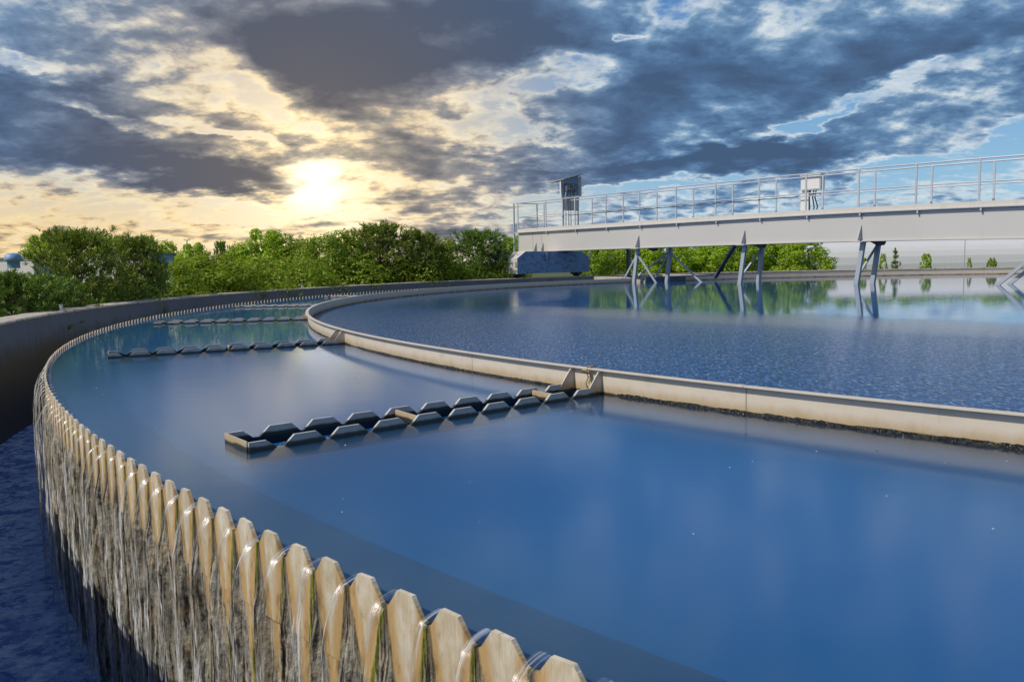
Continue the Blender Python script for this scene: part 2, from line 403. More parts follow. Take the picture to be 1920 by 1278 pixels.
def weir_mat(tooth):
    """wet weir face: tan dry tongues under the teeth, grey lime ridges, moss lines, black cracks (UV: x counts teeth, y is height)"""
    m, k, b = mat('weir_tooth_face' if tooth else 'weir_face', (0.5, 0.42, 0.3), 0.45)
    uv = k.n('ShaderNodeUVMap').outputs[0]
    u, v, _ = k.sep(uv)
    q = k.comb(k.m('MULTIPLY', u, 0.17), v)                      # metres
    wob = k.m('SUBTRACT', k.noise(k.v('MULTIPLY', q, (14, 5, 1)), 1.0, 5, 0.6), 0.5)
    f = k.m('FRACT', u)
    t = k.m('ABSOLUTE', k.m('SUBTRACT', f, 0.5))                 # 0 on the tooth's middle, 0.5 in the notch
    cell = k.m('FLOOR', u)
    rnd = k.n('ShaderNodeTexWhiteNoise', noise_dimensions='1D'); k.put(rnd.inputs['W'], cell); r1 = rnd.outputs[0]
    rnd2 = k.n('ShaderNodeTexWhiteNoise', noise_dimensions='1D'); k.put(rnd2.inputs['W'], k.m('ADD', cell, 31.7)); r2 = rnd2.outputs[0]
    depth = k.m('MULTIPLY_ADD', r1, -0.24, -0.26)                # where the dry tongue ends
    hw = k.m('MULTIPLY', k.m('SUBTRACT', 1.0, k.m('DIVIDE', k.m('SUBTRACT', v, 0.02), k.m('SUBTRACT', depth, 0.02)), clamp=True), 0.43)
    side = k.m('SUBTRACT', k.m('MULTIPLY_ADD', wob, 0.16, t), hw)  # < 0 inside the tongue
    fine = k.noise(k.v('MULTIPLY', q, (85, 30, 1)), 1.0, 5, 0.7)
    streak = k.noise(k.v('MULTIPLY', q, (70, 2.2, 1)), 1.0, 5, 0.65)
    blot = k.noise(k.v('MULTIPLY', q, (22, 12, 1)), 1.0, 5, 0.6)
    tan = k.mix(k.rng(streak, 0.3, 0.7), (0.56, 0.36, 0.16), (0.66, 0.47, 0.24))
    tan = k.mix(k.rng(blot, 0.50, 0.68, 0, 0.8), tan, (0.30, 0.19, 0.08))
    cream = k.mix(k.rng(blot, 0.35, 0.65), (0.62, 0.50, 0.34), (0.80, 0.74, 0.63))
    cream = k.mix(k.rng(k.noise(k.v('MULTIPLY', q, (40, 18, 1)), 1.0, 4, 0.6), 0.58, 0.70, 0, 0.6), cream, (0.42, 0.30, 0.16))
    core = k.rng(k.m('MULTIPLY_ADD', wob, 0.25, side), -0.12, -0.24)
    dry = k.mix(core, tan, cream)
    spk = k.rng(fine, 0.42, 0.56)
    vs_ = k.noise(k.v('MULTIPLY', q, (95, 4.5, 1)), 1.0, 4, 0.6, 0.2)
    spk = k.rng(k.m('ADD', k.m('MULTIPLY', fine, 0.35), k.m('MULTIPLY', vs_, 0.65)), 0.42, 0.57)
    grey = k.mix(spk, (0.055, 0.05, 0.048), (0.72, 0.68, 0.60))
    grey = k.mix(k.rng(blot, 0.48, 0.66, 0, 0.45), grey, (0.56, 0.42, 0.22))
    grey = k.mix(k.rng(streak, 0.56, 0.70, 0, 0.8), grey, (0.72, 0.68, 0.62))
    grey = k.mix(k.rng(streak, 0.40, 0.32, 0, 0.85), grey, (0.06, 0.055, 0.05))
    grey = k.mix(k.rng(k.m('MULTIPLY_ADD', wob, 0.25, v), 0.03, -0.22), k.mix(spk, (0.035, 0.026, 0.016), (0.26, 0.19, 0.10)), grey)
    crack = k.rng(k.m('ABSOLUTE', k.m('SUBTRACT', k.m('MULTIPLY_ADD', wob, 0.22, t), 0.47)), 0.0, 0.028, 1.0, 0.0)
    grey = k.mix(k.m('MULTIPLY', crack, k.rng(v, 0.0, -0.1)), grey, (0.008, 0.008, 0.008))
    c = k.mix(k.rng(side, -0.015, 0.03), dry, grey)
    ms = k.m('MULTIPLY', k.rng(k.m('ABSOLUTE', k.m('SUBTRACT', side, 0.055)), 0.02, 0.055, 1.0, 0.0), k.rng(f, 0.47, 0.53, 1.0, 0.0))
    ms = k.m('MULTIPLY', ms, k.rng(k.m('MULTIPLY_ADD', blot, 0.8, r2), 0.40, 0.65))
    ms = k.m('MULTIPLY', ms, k.rng(v, 0.06, 0.02))
    deep = k.m('MULTIPLY', k.rng(k.m('ABSOLUTE', k.m('SUBTRACT', k.m('MULTIPLY_ADD', wob, 0.3, f), 0.42)), 0.02, 0.07, 1.0, 0.0),
               k.m('MULTIPLY', k.rng(v, -0.25, -0.4), k.rng(r2, 0.25, 0.45)))
    ms = k.m('MAXIMUM', ms, deep)
    moss = k.mix(spk, (0.06, 0.07, 0.004), (0.32, 0.36, 0.02))
    c = k.mix(ms, c, moss)
    c = k.mix(1.0, c, k.comb(k.rng(r2, 0, 1, 0.84, 1.06), k.rng(r2, 0, 1, 0.82, 1.04), k.rng(r2, 0, 1, 0.74, 1.0)), 'MULTIPLY')
    k.put(b.inputs['Base Color'], c)
    k.put(b.inputs['Roughness'], k.rng(side, -0.05, 0.05, 0.5, 0.3))
    h = k.m('ADD', k.m('MULTIPLY', k.m('MULTIPLY', fine, k.rng(side, -0.02, 0.05)), 0.9), k.m('MULTIPLY', streak, 0.5))
    bump(k, b, h, 0.8, 0.016)
    return m
M_weir = weir_mat(False)
M_tooth = weir_mat(True)
M_tooth_in = paint_mat('dark_weir_back', (0.10, 0.09, 0.07), (0.03, 0.03, 0.02), 0.6, 0.35, 6.0)  # tooth backs, darker than the outer faces

def metal_plate_mat():
    m, k, b = mat('trough_plate', (0.4, 0.4, 0.38), 0.4, 0.0)
    p = wpos(k); x, y, z = k.sep(p)
    n = k.noise(p, 14, 6, 0.65)
    c = k.mix(n, (0.36, 0.36, 0.35), (0.58, 0.55, 0.49))
    w = k.rng(k.m('MULTIPLY_ADD', k.m('SUBTRACT', n, 0.5), 0.020, z), 0.060, 0.050)
    c = k.mix(w, c, (0.05, 0.042, 0.025))
    c = k.mix(k.rng(z, 0.042, 0.030), c, (0.006, 0.014, 0.028))   # dark blue below the water line
    k.put(b.inputs['Base Color'], c); k.put(b.inputs['Roughness'], k.rng(w, 0, 1, 0.55, 0.25))
    bump(k, b, n, 0.25, 0.01)
    return m
M_trough = metal_plate_mat()
def algae_mat():
    m, k, b = mat('algae', (0.018, 0.016, 0.008), 0.35)
    p = wpos(k); n = k.noise(p, 30, 4, 0.7)
    glint = k.rng(k.noise(p, 120, 2, 0.6), 0.66, 0.72)  # pale specks: wet glints put into the colour
    k.put(b.inputs['Base Color'], k.mix(glint, k.mix(k.rng(n, 0.45, 0.75), (0.008, 0.008, 0.008), (0.045, 0.042, 0.015)), (0.5, 0.5, 0.48)))
    k.put(b.inputs['Roughness'], k.rng(k.noise(p, 60, 3), 0.4, 0.6, 0.08, 0.4))
    bump(k, b, n, 1.0, 0.03)
    return m
M_algae = algae_mat()

def tank_water(name, rough_film):
    m, k, b = mat(name, (0.02, 0.12, 0.30), 0.03)
    b.inputs['IOR'].default_value = 1.30
    p = wpos(k); x, y, z = k.sep(p)
    n1 = k.noise(k.v('MULTIPLY', p, (1.0, 2.2, 1.0)), 2.2, 3, 0.55)
    if rough_film:
        D = (-0.64499, 0.76419); N = (-0.76419, -0.64499)
        qx, qy = k.m('SUBTRACT', x, CX), k.m('SUBTRACT', y, CY)
        uu = k.m('ADD', k.m('MULTIPLY', qx, D[0]), k.m('MULTIPLY', qy, D[1]))
        ww = k.m('ADD', k.m('MULTIPLY', qx, N[0]), k.m('MULTIPLY', qy, N[1]))
        ed = k.m('MULTIPLY_ADD', k.m('SUBTRACT', k.noise(p, 0.6, 4), 0.5), 2.2, ww)
        film = k.m('MAXIMUM', k.rng(ed, 10.3, 12.2, 0.0, 1.0, smooth=True),
                   k.rng(k.m('MULTIPLY_ADD', k.m('SUBTRACT', k.noise(p, 0.5, 4), 0.5), 3.0, k.m('MULTIPLY_ADD', ww, 0.55, uu)), 13.2, 16.5, 0.0, 0.9, smooth=True))
        pe = k.v('MULTIPLY', p, (1.0, 0.30, 1.0))                     # the film is drawn out into short streaks
        sp = k.noise(pe, 26.0, 3, 0.65, 0.3); s2 = k.noise(k.v('ADD', pe, (4.3, 1.7, 0)), 47.0, 2, 0.6)
        pb = k.m('ADD', k.m('MULTIPLY', sp, 0.8), k.m('MULTIPLY', s2, 0.4))
        h = k.m('ADD', k.m('MULTIPLY', k.m('MULTIPLY', pb, film), k.rng(ww, 12.5, 15.5, 0.0030, 0.0130)), k.m('MULTIPLY', n1, 0.0010))
        bump(k, b, h, 1.0, 1.0)
        c = k.mix(k.noise(p, 0.8, 4), (0.008, 0.075, 0.215), (0.012, 0.095, 0.265))
        c = k.mix(k.m('MULTIPLY', film, k.rng(sp, 0.40, 0.54, 0.85, 0.0)), c, (0.005, 0.035, 0.12))
        c = k.mix(k.m('MULTIPLY', k.rng(s2, 0.56, 0.66), k.m('MULTIPLY', film, 0.60)), c, (0.30, 0.44, 0.58))  # pale specks: bubbles, and sparkle of the ripples put into the colour
        k.put(b.inputs['Base Color'], c)
        k.put(b.inputs['Roughness'], k.rng(film, 0, 1, 0.03, 0.05))
        k.put(b.inputs['Specular IOR Level'], k.rng(ww, 10.6, 13.2, 0.5, 0.03))
    else:
        # murky but clear at the top: a mirror-like surface over a body that scatters and swallows light
        fl = k.noise(k.v('MULTIPLY', p, (1.0, 2.6, 1.0)), 7.0, 3, 0.5)
        h = k.m('ADD', k.m('MULTIPLY', n1, 0.0006), k.m('MULTIPLY', fl, 0.00016))
        t = m.node_tree; t.nodes.remove(b); out = [n for n in t.nodes if n.type == 'OUTPUT_MATERIAL'][0]
        bp = k.n('ShaderNodeBump'); bp.inputs['Strength'].default_value = 1.0; bp.inputs['Distance'].default_value = 1.0
        k.put(bp.inputs['Height'], h)
        gl = k.n('ShaderNodeBsdfGlossy'); gl.inputs['Roughness'].default_value = 0.12; gl.inputs['Color'].default_value = (0.92, 0.96, 1.0, 1)
        k.put(gl.inputs['Normal'], bp.outputs[0])
        k.put(gl.inputs['Roughness'], k.rng(y, 5.0, 10.5, 0.13, 0.045, smooth=True))
        tr = k.n('ShaderNodeBsdfTransparent')
        fr = k.n('ShaderNodeFresnel'); fr.inputs['IOR'].default_value = 1.32
        mx = k.n('ShaderNodeMixShader'); t.links.new(fr.outputs[0], mx.inputs[0])
        t.links.new(tr.outputs[0], mx.inputs[1]); t.links.new(gl.outputs[0], mx.inputs[2])
        t.links.new(mx.outputs[0], out.inputs['Surface'])
        pv = k.n('ShaderNodeVolumePrincipled')
        pv.inputs['Color'].default_value = (*WATER_A, 1)
        pv.inputs['Density'].default_value = 3.2
        pv.inputs['Anisotropy'].default_value = 0.0
        pv.inputs['Absorption Color'].default_value = (0, 0, 0, 1)
        sc = k.n('ShaderNodeVolumeScatter'); sc.inputs['Color'].default_value = (*WATER_A, 1); sc.inputs['Density'].default_value = 1.9
        ab = k.n('ShaderNodeVolumeAbsorption'); ab.inputs['Color'].default_value = (*WATER_A, 1); ab.inputs['Density'].default_value = 1.9
        ad = k.n('ShaderNodeAddShader'); t.links.new(sc.outputs[0], ad.inputs[0]); t.links.new(ab.outputs[0], ad.inputs[1])
        t.nodes.remove(pv); t.links.new(ad.outputs[0], out.inputs['Volume'])
    return m
WATER_A = (0.07, 0.39, 0.77)      # share of light scattered on, per colour
M_water = tank_water('settled_water', False)
M_inner = tank_water('filmed_water', True)

def channel_mat():
    m, k, b = mat('channel_water', (0.008, 0.03, 0.085), 0.06)
    b.inputs['IOR'].default_value = 1.33
    p = wpos(k)
    a = k.noise(p, 4.5, 6, 0.62, 0.6); c2 = k.noise(p, 17, 5, 0.6, 0.3)
    h = k.m('ADD', k.m('MULTIPLY', a, 0.075), k.m('MULTIPLY', c2, 0.022))
    bump(k, b, h, 1.0, 1.0)
    fo = k.rng(k.m('ADD', k.m('MULTIPLY', c2, 0.5), k.m('MULTIPLY', a, 0.6)), 0.50, 0.64, 0, 0.8)
    rr_ = k.v('LENGTH', k.v('MULTIPLY', k.v('SUBTRACT', p, (CX, CY, 0)), (1, 1, 0)))
    foot = k.m('MULTIPLY', k.rng(rr_, 21.42, 21.12, 0, 1), k.rng(k.noise(p, 9, 5, 0.65), 0.42, 0.60))
    fo = k.m('MAXIMUM', fo, k.m('MULTIPLY', foot, 0.8))
    k.put(b.inputs['Base Color'], k.mix(fo, (0.07, 0.21, 0.60), (0.58, 0.74, 0.92)))
    k.put(b.inputs['Roughness'], k.rng(fo, 0, 0.4, 0.06, 0.5))
    return m
M_channel = channel_mat()

def falling_mat():
    """thin running water: looks through, mirrors the sky, white where it breaks up (UV: x counts jets, y is height; second UV: across the jet)"""
    m = bpy.data.materials.new('falling_water'); m.use_nodes = True
    t = m.node_tree; t.nodes.clear(); k = NT(t)
    out = k.n('ShaderNodeOutputMaterial')
    u, v, _ = k.sep(k.n('ShaderNodeUVMap', uv_map='UVMap').outputs[0])
    cx, sl, _ = k.sep(k.n('ShaderNodeUVMap', uv_map='across').outputs[0])
    q = k.comb(k.m('MULTIPLY', u, 0.17), v)
    s = k.noise(k.v('MULTIPLY', q, (110, 3.2, 1)), 1.0, 5, 0.65, 0.4)
    br = k.noise(k.v('MULTIPLY', q, (60, 10, 1)), 1.0, 6, 0.7, 0.6)
    big = k.noise(k.v('MULTIPLY', q, (16, 3, 1)), 1.0, 4, 0.6)
    bp = k.n('ShaderNodeBump'); bp.inputs['Strength'].default_value = 0.9; bp.inputs['Distance'].default_value = 0.006
    k.put(bp.inputs['Height'], k.m('ADD', s, k.m('MULTIPLY', br, 0.8)))
    gl = k.n('ShaderNodeBsdfGlossy'); gl.inputs['Roughness'].default_value = 0.30; gl.inputs['Color'].default_value = (1, 1, 1, 1)
    k.put(gl.inputs['Normal'], bp.outputs[0])
    tr = k.n('ShaderNodeBsdfTransparent'); tr.inputs['Color'].default_value = (0.97, 0.98, 0.98, 1)
    fr = k.n('ShaderNodeFresnel'); fr.inputs['IOR'].default_value = 1.33
    mx = k.n('ShaderNodeMixShader'); k.put(mx.inputs[0], k.m('MINIMUM', k.m('MULTIPLY_ADD', fr.outputs[0], 1.0, 0.03), 0.22))
    t.links.new(tr.outputs[0], mx.inputs[1]); t.links.new(gl.outputs[0], mx.inputs[2])
    df = k.n('ShaderNodeBsdfDiffuse'); df.inputs['Color'].default_value = (0.82, 0.83, 0.84, 1)
    streaks = k.m('MULTIPLY', k.rng(s, 0.52, 0.60), k.rng(v, 0.02, -0.35, 0.40, 0.90))
    foam = k.m('MULTIPLY', k.rng(k.m('MULTIPLY_ADD', big, 0.5, k.m('MULTIPLY', br, 0.6)), 0.56, 0.66), k.rng(v, -0.10, -0.7, 0.0, 0.95))
    foam = k.m('MAXIMUM', k.m('MULTIPLY', streaks, k.rng(big, 0.40, 0.52)), foam)
    m2 = k.n('ShaderNodeMixShader'); k.put(m2.inputs[0], foam)
    t.links.new(mx.outputs[0], m2.inputs[1]); t.links.new(df.outputs[0], m2.inputs[2])
    edge = k.m('MULTIPLY_ADD', k.m('SUBTRACT', s, 0.5), 1.3, k.m('ABSOLUTE', cx))
    vis = k.rng(edge, 0.95, 0.60, 0.0, 1.0, smooth=True)
    t2 = k.n('ShaderNodeBsdfTransparent')
    m3 = k.n('ShaderNodeMixShader'); k.put(m3.inputs[0], vis)
    t.links.new(t2.outputs[0], m3.inputs[1]); t.links.new(m2.outputs[0], m3.inputs[2])
    t.links.new(m3.outputs[0], out.inputs[0])
    return m
M_fall = falling_mat()

def leaf_mat(name, a, b_, trans=0.42):
    m = bpy.data.materials.new(name); m.use_nodes = True
    t = m.node_tree; t.nodes.clear(); k = NT(t)
    out = k.n('ShaderNodeOutputMaterial')
    g = k.n('ShaderNodeNewGeometry'); oi = k.n('ShaderNodeObjectInfo')
    f = k.m('ADD', k.m('MULTIPLY', g.outputs['Random Per Island'], 0.6), k.m('MULTIPLY', k.noise(g.outputs['Position'], 1.3, 3), 0.5))
    c = k.mix(f, a, b_)
    c = k.mix(k.m('MULTIPLY', oi.outputs['Random'], 0.35), c, tuple(x * 0.6 for x in b_))
    d = k.n('ShaderNodeBsdfDiffuse'); tl = k.n('ShaderNodeBsdfTranslucent'); gl = k.n('ShaderNodeBsdfGlossy')
    gl.inputs['Roughness'].default_value = 0.45; gl.inputs['Color'].default_value = (0.5, 0.5, 0.45, 1)
    k.put(d.inputs[0], c); k.put(tl.inputs[0], k.v('MULTIPLY', c, (1.25, 1.25, 0.6)))
    mx = k.n('ShaderNodeMixShader'); mx.inputs[0].default_value = trans
    t.links.new(d.outputs[0], mx.inputs[1]); t.links.new(tl.outputs[0], mx.inputs[2])
    m2 = k.n('ShaderNodeMixShader'); m2.inputs[0].default_value = 0.05
    t.links.new(mx.outputs[0], m2.inputs[1]); t.links.new(gl.outputs[0], m2.inputs[2])
    t.links.new(m2.outputs[0], out.inputs[0])
    return m
M_leaf_b = leaf_mat('bright_leaf', (0.241, 0.382, 0.020), (0.482, 0.644, 0.043))
M_leaf_o = leaf_mat('olive_leaf', (0.167, 0.265, 0.020), (0.381, 0.480, 0.043))
M_needle_d = leaf_mat('dark_needle', (0.068, 0.140, 0.026), (0.241, 0.358, 0.051), 0.15)
M_needle_o = leaf_mat('olive_needle', (0.130, 0.185, 0.024), (0.290, 0.360, 0.050), 0.2)
M_needle_b = leaf_mat('blue_needle', (0.074, 0.131, 0.076), (0.184, 0.265, 0.140), 0.15)
def bark_mat():
    m, k, b = mat('bark', (0.12, 0.08, 0.05), 0.9)
    p = wpos(k); n = k.noise(k.v('MULTIPLY', p, (1, 1, 0.3)), 30, 5, 0.6)
    k.put(b.inputs['Base Color'], k.mix(n, (0.05, 0.035, 0.025), (0.26, 0.19, 0.13))); bump(k, b, n, 0.6, 0.02)
    return m
M_bark = bark_mat()
def grass_mat():
    m, k, b = mat('ground_grass', (0.06, 0.1, 0.02), 0.95)
    p = wpos(k)
    k.put(b.inputs['Base Color'], k.mix(k.noise(p, 0.7, 8, 0.65), (0.035, 0.060, 0.012), (0.12, 0.14, 0.035)))
    bump(k, b, k.noise(p, 20, 5), 0.6, 0.05)
    return m
M_grass = grass_mat()

# ------------------------------------------------------------------ ground and tank
def sweep(profile, d0, d1, n, closed_profile=True):
    """turns a profile of (radius, z) about the tank's centre"""
    mb = MB(); full = abs(abs(d1 - d0) - 360) < 1e-6
    cnt = n if full else n + 1; L = len(profile)
    vs = [pol(r, d0 + (d1 - d0) * i / n, z) for i in range(cnt) for r, z in profile]
    fs = []
    for i in range(n):
        j = (i + 1) % cnt
        for q in range(L if closed_profile else L - 1):
            p = (q + 1) % L
            fs.append((i * L + q, j * L + q, j * L + p, i * L + p))
    if not full and closed_profile:
        fs += [tuple(range(L)), tuple((cnt - 1) * L + q for q in range(L))[::-1]]
    mb.add(vs, fs); return mb

g = MB()
rr = [R_WALL + 0.38, 40, 90, 250, 900, 4000, 12000]
gv = [pol(r, i * 3, Z_GROUND) for r in rr for i in range(120)]
gf = [(a * 120 + i, a * 120 + (i + 1) % 120, (a + 1) * 120 + (i + 1) % 120, (a + 1) * 120 + i) for a in range(len(rr) - 1) for i in range(120)]
g.add(gv, gf)
structure(g.build('ground', M_grass))

# the outer concrete wall
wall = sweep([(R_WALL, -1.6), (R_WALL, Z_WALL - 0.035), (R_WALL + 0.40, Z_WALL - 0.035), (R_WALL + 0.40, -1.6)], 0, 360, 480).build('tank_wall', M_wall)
tag(wall, 'round concrete outer wall of the tank with dark wet stains below its pale top', 'wall')
wall['at'] = (0, 0, 0)
cp = sweep([(R_WALL - 0.012, Z_WALL - 0.034), (R_WALL - 0.012, Z_WALL - 0.012), (R_WALL + 0.012, Z_WALL), (R_WALL + 0.40, Z_WALL), (R_WALL + 0.412, Z_WALL - 0.012), (R_WALL + 0.412, Z_WALL - 0.034)], 0, 360, 1440)
for i, p in enumerate(cp.v):                                       # chipped, uneven edge
    q = Vector(p); e = mnoise.noise(q * 2.3) * 0.006 + mnoise.noise(q * 9) * 0.005
    d = Vector((q.x - CX, q.y - CY, 0)).normalized()
    cp.v[i] = tuple(q + d * e + Vector((0, 0, mnoise.noise(q * 4 + Vector((7, 0, 0))) * 0.004)))
cp.build('coping', M_cope, wall)

for (px, py, lab) in ((129, 583, 'small white steel post on the tank wall in front of the dark pines'), (570, 541, 'small white steel post on the tank wall in front of the sunlit bushes')):
    d = ray(px, py); t = (Z_WALL - Z_CAM) / d.z; p = Vector((d.x * t, d.y * t, Z_WALL)) + Vector((-0.16, 0.08, 0)) if px < 300 else Vector((d.x * t, d.y * t, Z_WALL)) + Vector((-0.1, 0.16, 0))
    b = MB(); b.tube([p, p + Vector((0, 0, 0.085))], 0.022, 10)
    b.tube([p + Vector((0, 0, 0.085)), p + Vector((0, 0, 0.10))], 0.028, 10); b.tube([p, p + Vector((0, 0, 0.012))], 0.045, 10)
    tag(b.build('marker_post', M_box, origin=p), lab, 'post', 'marker posts on the tank wall')

# channel water between weir and wall
ch = sweep([(20.9, Z_CHANNEL), (R_WALL + 0.1, Z_CHANNEL)], 0, 360, 480, False).build('channel_water', M_channel)
structure(ch)
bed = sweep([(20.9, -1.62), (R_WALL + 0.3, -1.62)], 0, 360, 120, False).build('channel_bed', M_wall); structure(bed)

# tank water outside the baffle ring, with open slots where the troughs float
TROUGHS = [-141.05 - 13.9 * k for k in range(6)]
HALF = 0.40
R_T0, R_T1 = R_RING + 0.05, 20.56
def tank_slab():
    cuts = []
    for c in TROUGHS: cuts += [(c - HALF) % 360, (c + HALF) % 360]
    th = sorted(set([i * 0.75 for i in range(480)] + cuts))
    th = [a for a in th if a in cuts or min(abs(a - c) for c in cuts) > 0.12]
    rs = [R_RING + 0.006, R_T0, 18.9, 19.5, 20.0, R_T1, 20.8, R_WEIR - 0.022]
    n, m = len(th), len(rs); zt, zb = WL, -2.6
    open_ = lambda i, j: False
    solid = np.ones((n, m - 1), bool)
    for i in range(n):
        mid = (th[i] + ((th[(i + 1) % n] - th[i]) % 360) / 2) % 360
        for j in range(m - 1):
            if rs[j] >= R_T0 - 1e-6 and rs[j + 1] <= R_T1 + 1e-6:
                for c in TROUGHS:
                    if abs((mid - c + 180) % 360 - 180) < HALF: solid[i, j] = False
    mb = MB()
    V = [pol(r, a, z) for z in (zt, zb, -0.032) for a in th for r in rs]
    idx = lambda l, i, j: l * n * m + (i % n) * m + j
    F = []
    for i in range(n):
        for j in range(m - 1):
            if not solid[i, j]:                                     # the slot's own floor, just under the trough
                F.append((idx(2, i, j), idx(2, i, j + 1), idx(2, i + 1, j + 1), idx(2, i + 1, j)))
                F.append((idx(1, i, j), idx(1, i + 1, j), idx(1, i + 1, j + 1), idx(1, i, j + 1)))
                continue
            F.append((idx(0, i, j), idx(0, i, j + 1), idx(0, i + 1, j + 1), idx(0, i + 1, j)))
            F.append((idx(1, i, j), idx(1, i + 1, j), idx(1, i + 1, j + 1), idx(1, i, j + 1)))
            if j == 0: F.append((idx(0, i, j), idx(0, i + 1, j), idx(1, i + 1, j), idx(1, i, j)))
            elif not solid[i, j - 1]: F.append((idx(0, i, j), idx(0, i + 1, j), idx(2, i + 1, j), idx(2, i, j)))
            if j == m - 2: F.append((idx(0, i, j + 1), idx(1, i, j + 1), idx(1, i + 1, j + 1), idx(0, i + 1, j + 1)))
            elif not solid[i, j + 1]: F.append((idx(0, i, j + 1), idx(2, i, j + 1), idx(2, i + 1, j + 1), idx(0, i + 1, j + 1)))
            if not solid[(i - 1) % n, j]: F.append((idx(0, i, j), idx(2, i, j), idx(2, i, j + 1), idx(0, i, j + 1)))
            if not solid[(i + 1) % n, j]: F.append((idx(0, i + 1, j), idx(0, i + 1, j + 1), idx(2, i + 1, j + 1), idx(2, i + 1, j)))
    used = sorted({i for f in F for i in f}); rem = {o: i for i, o in enumerate(used)}
    mb.add([V[i] for i in used], [tuple(rem[i] for i in f) for f in F])
    return mb.build('tank_water', M_water)
structure(tank_slab())
inner = MB()
NI = 360
inner.add([pol(R_RING - 0.006, i * 360 / NI, WL) for i in range(NI)], [tuple(range(NI))])
structure(inner.build('inner_water', M_inner, fix=False))
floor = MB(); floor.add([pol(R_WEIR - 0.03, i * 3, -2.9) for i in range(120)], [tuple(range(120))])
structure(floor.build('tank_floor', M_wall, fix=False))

# ------------------------------------------------------------------ the weir
PITCH_T = 360 / 776.0
A0 = -134.0 + 0.14                       # a tooth stands exactly here
weir = thing('overflow_weir', pol(R_WEIR, A0, 0), 'round toothed overflow weir with a streaked, mossy, sunlit outer face', 'weir')
NB = WL - 0.018
def tooth(mb, kk, hi):
    """one blunt tooth of the weir plate, index kk counted away from the camera"""
    def P(u, z, r): return pol(r, A0 - (kk + u) * PITCH_T, z)
    rnd = random.Random(kk * 7 + 3)
    j = lambda s: rnd.uniform(-s, s)
    out = [(-0.492, -0.20), (-0.492, NB + j(.003)), (-0.40 + j(.012), NB + 0.004), (-0.175 + j(.012), Z_TIP + j(.002)),
           (0.175 + j(.012), Z_TIP + j(.002)), (0.40 + j(.012), NB + 0.004), (0.492, NB + j(.003)), (0.492, -0.20)]
    r0, r1 = R_WEIR + 0.007, R_WEIR - 0.006
    n = len(out); vs = [P(u, z, r0) for u, z in out] + [P(u, z, r1) for u, z in out]
    uv = [(kk + 0.5 + u, z) for u, z in out] * 2
    mb.add(vs, [tuple(range(n)), tuple(range(n, 2 * n))[::-1]] + [(i, (i + 1) % n, n + (i + 1) % n, n + i) for i in range(n)], uv)
def backs(o):
    o.data.materials.append(M_tooth_in)
    for f in o.data.polygons:
        c = f.center + Vector(weir['at'])
        if math.hypot(c.x - CX, c.y - CY) < R_WEIR - 0.004: f.material_index = 1
for kk in range(-4, 96):
    mb = MB(); tooth(mb, kk, True); o = mb.build('weir_tooth', M_tooth, weir); backs(o)
rest = MB()
for kk in list(range(96, 300)) + list(range(-40, -4)): tooth(rest, kk, False)
o = rest.build('weir_teeth_beyond', M_tooth, weir); backs(o); o['kind'] = 'stuff'

def weir_face(k0, k1, nu, nv, z1=-1.45):
    mb = MB(); U = (k1 - k0) * nu; vs = []; uv = []; fs = []
    for i in range(U + 1):
        u = k0 + i / nu
        a = A0 - (u - 0.5) * PITCH_T
        f = u - math.floor(u); dn = min(f, 1 - f)
        cell = math.floor(u + 0.5)
        rw = 0.17 + 0.08 * mnoise.noise(Vector((cell * 1.7, 3.1, 0)))
        for jv in range(nv + 1):
            s = jv / nv; z = NB - 0.004 + (z1 - NB) * (s ** 1.35)
            q = Vector((u * 0.17, z, 0))
            top = min(1, max(0, (-0.02 - z) / 0.22)); top = top * top * (3 - 2 * top)
            w = rw * (0.55 + 0.9 * min(1, -z / 0.6)) * (1 + 0.5 * mnoise.noise(Vector((q.x * 10, z * 4, 1))))
            e = max(0.0, 1 - (dn / max(0.02, w)) ** 2)
            ridge = 0.034 * top * e ** 0.7
            ridge += 0.010 * top * mnoise.noise(Vector((q.x * 42, z * 3, 4))) + 0.005 * top * mnoise.noise(Vector((q.x * 90, z * 30, 9)))
            crack = math.exp(-((dn + 0.05 * mnoise.noise(Vector((cell, z * 6, 2)))) / 0.035) ** 2) * top
            ridge -= 0.022 * crack
            ridge += 0.012 * mnoise.noise(Vector((q.x * 3, z * 2, 7))) * top
            vs.append(pol(R_WEIR + 0.0 + max(-0.014, ridge), a, z)); uv.append((u, z))
    L = nv + 1
    for i in range(U):
        for jv in range(nv): fs.append((i * L + jv, i * L + jv + 1, (i + 1) * L + jv + 1, (i + 1) * L + jv))
    mb.add(vs, fs, uv); return mb
M0, M1, M2 = -4, 40, 110
bm_all = MB()
for (a, b, nu, nv) in ((-30, M0, 6, 10), (M0, M1, 22, 64), (M1, M2, 10, 30), (M2, 300, 4, 8)):
    q = weir_face(a, b, nu, nv); bm_all.add(q.v, q.f, q.uv)
o = bm_all.build('weir_face', M_weir, weir, smooth=True, fix=False)
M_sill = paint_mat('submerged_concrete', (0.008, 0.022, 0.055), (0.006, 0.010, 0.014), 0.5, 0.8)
sweep([(R_WEIR - 0.02, NB - 0.005), (R_WEIR - 0.007, NB - 0.005), (R_WEIR - 0.018, -0.17), (R_WEIR - 0.018, -2.9), (20.20, -2.9), (20.20, -0.80), (20.38, -0.42), (20.48, -0.24), (20.56, -0.13), (20.64, -0.09), (20.86, -0.085), (20.92, -0.13), (R_WEIR - 0.02, -0.14)], 0, 360, 480).build('weir_backing', M_sill, weir)

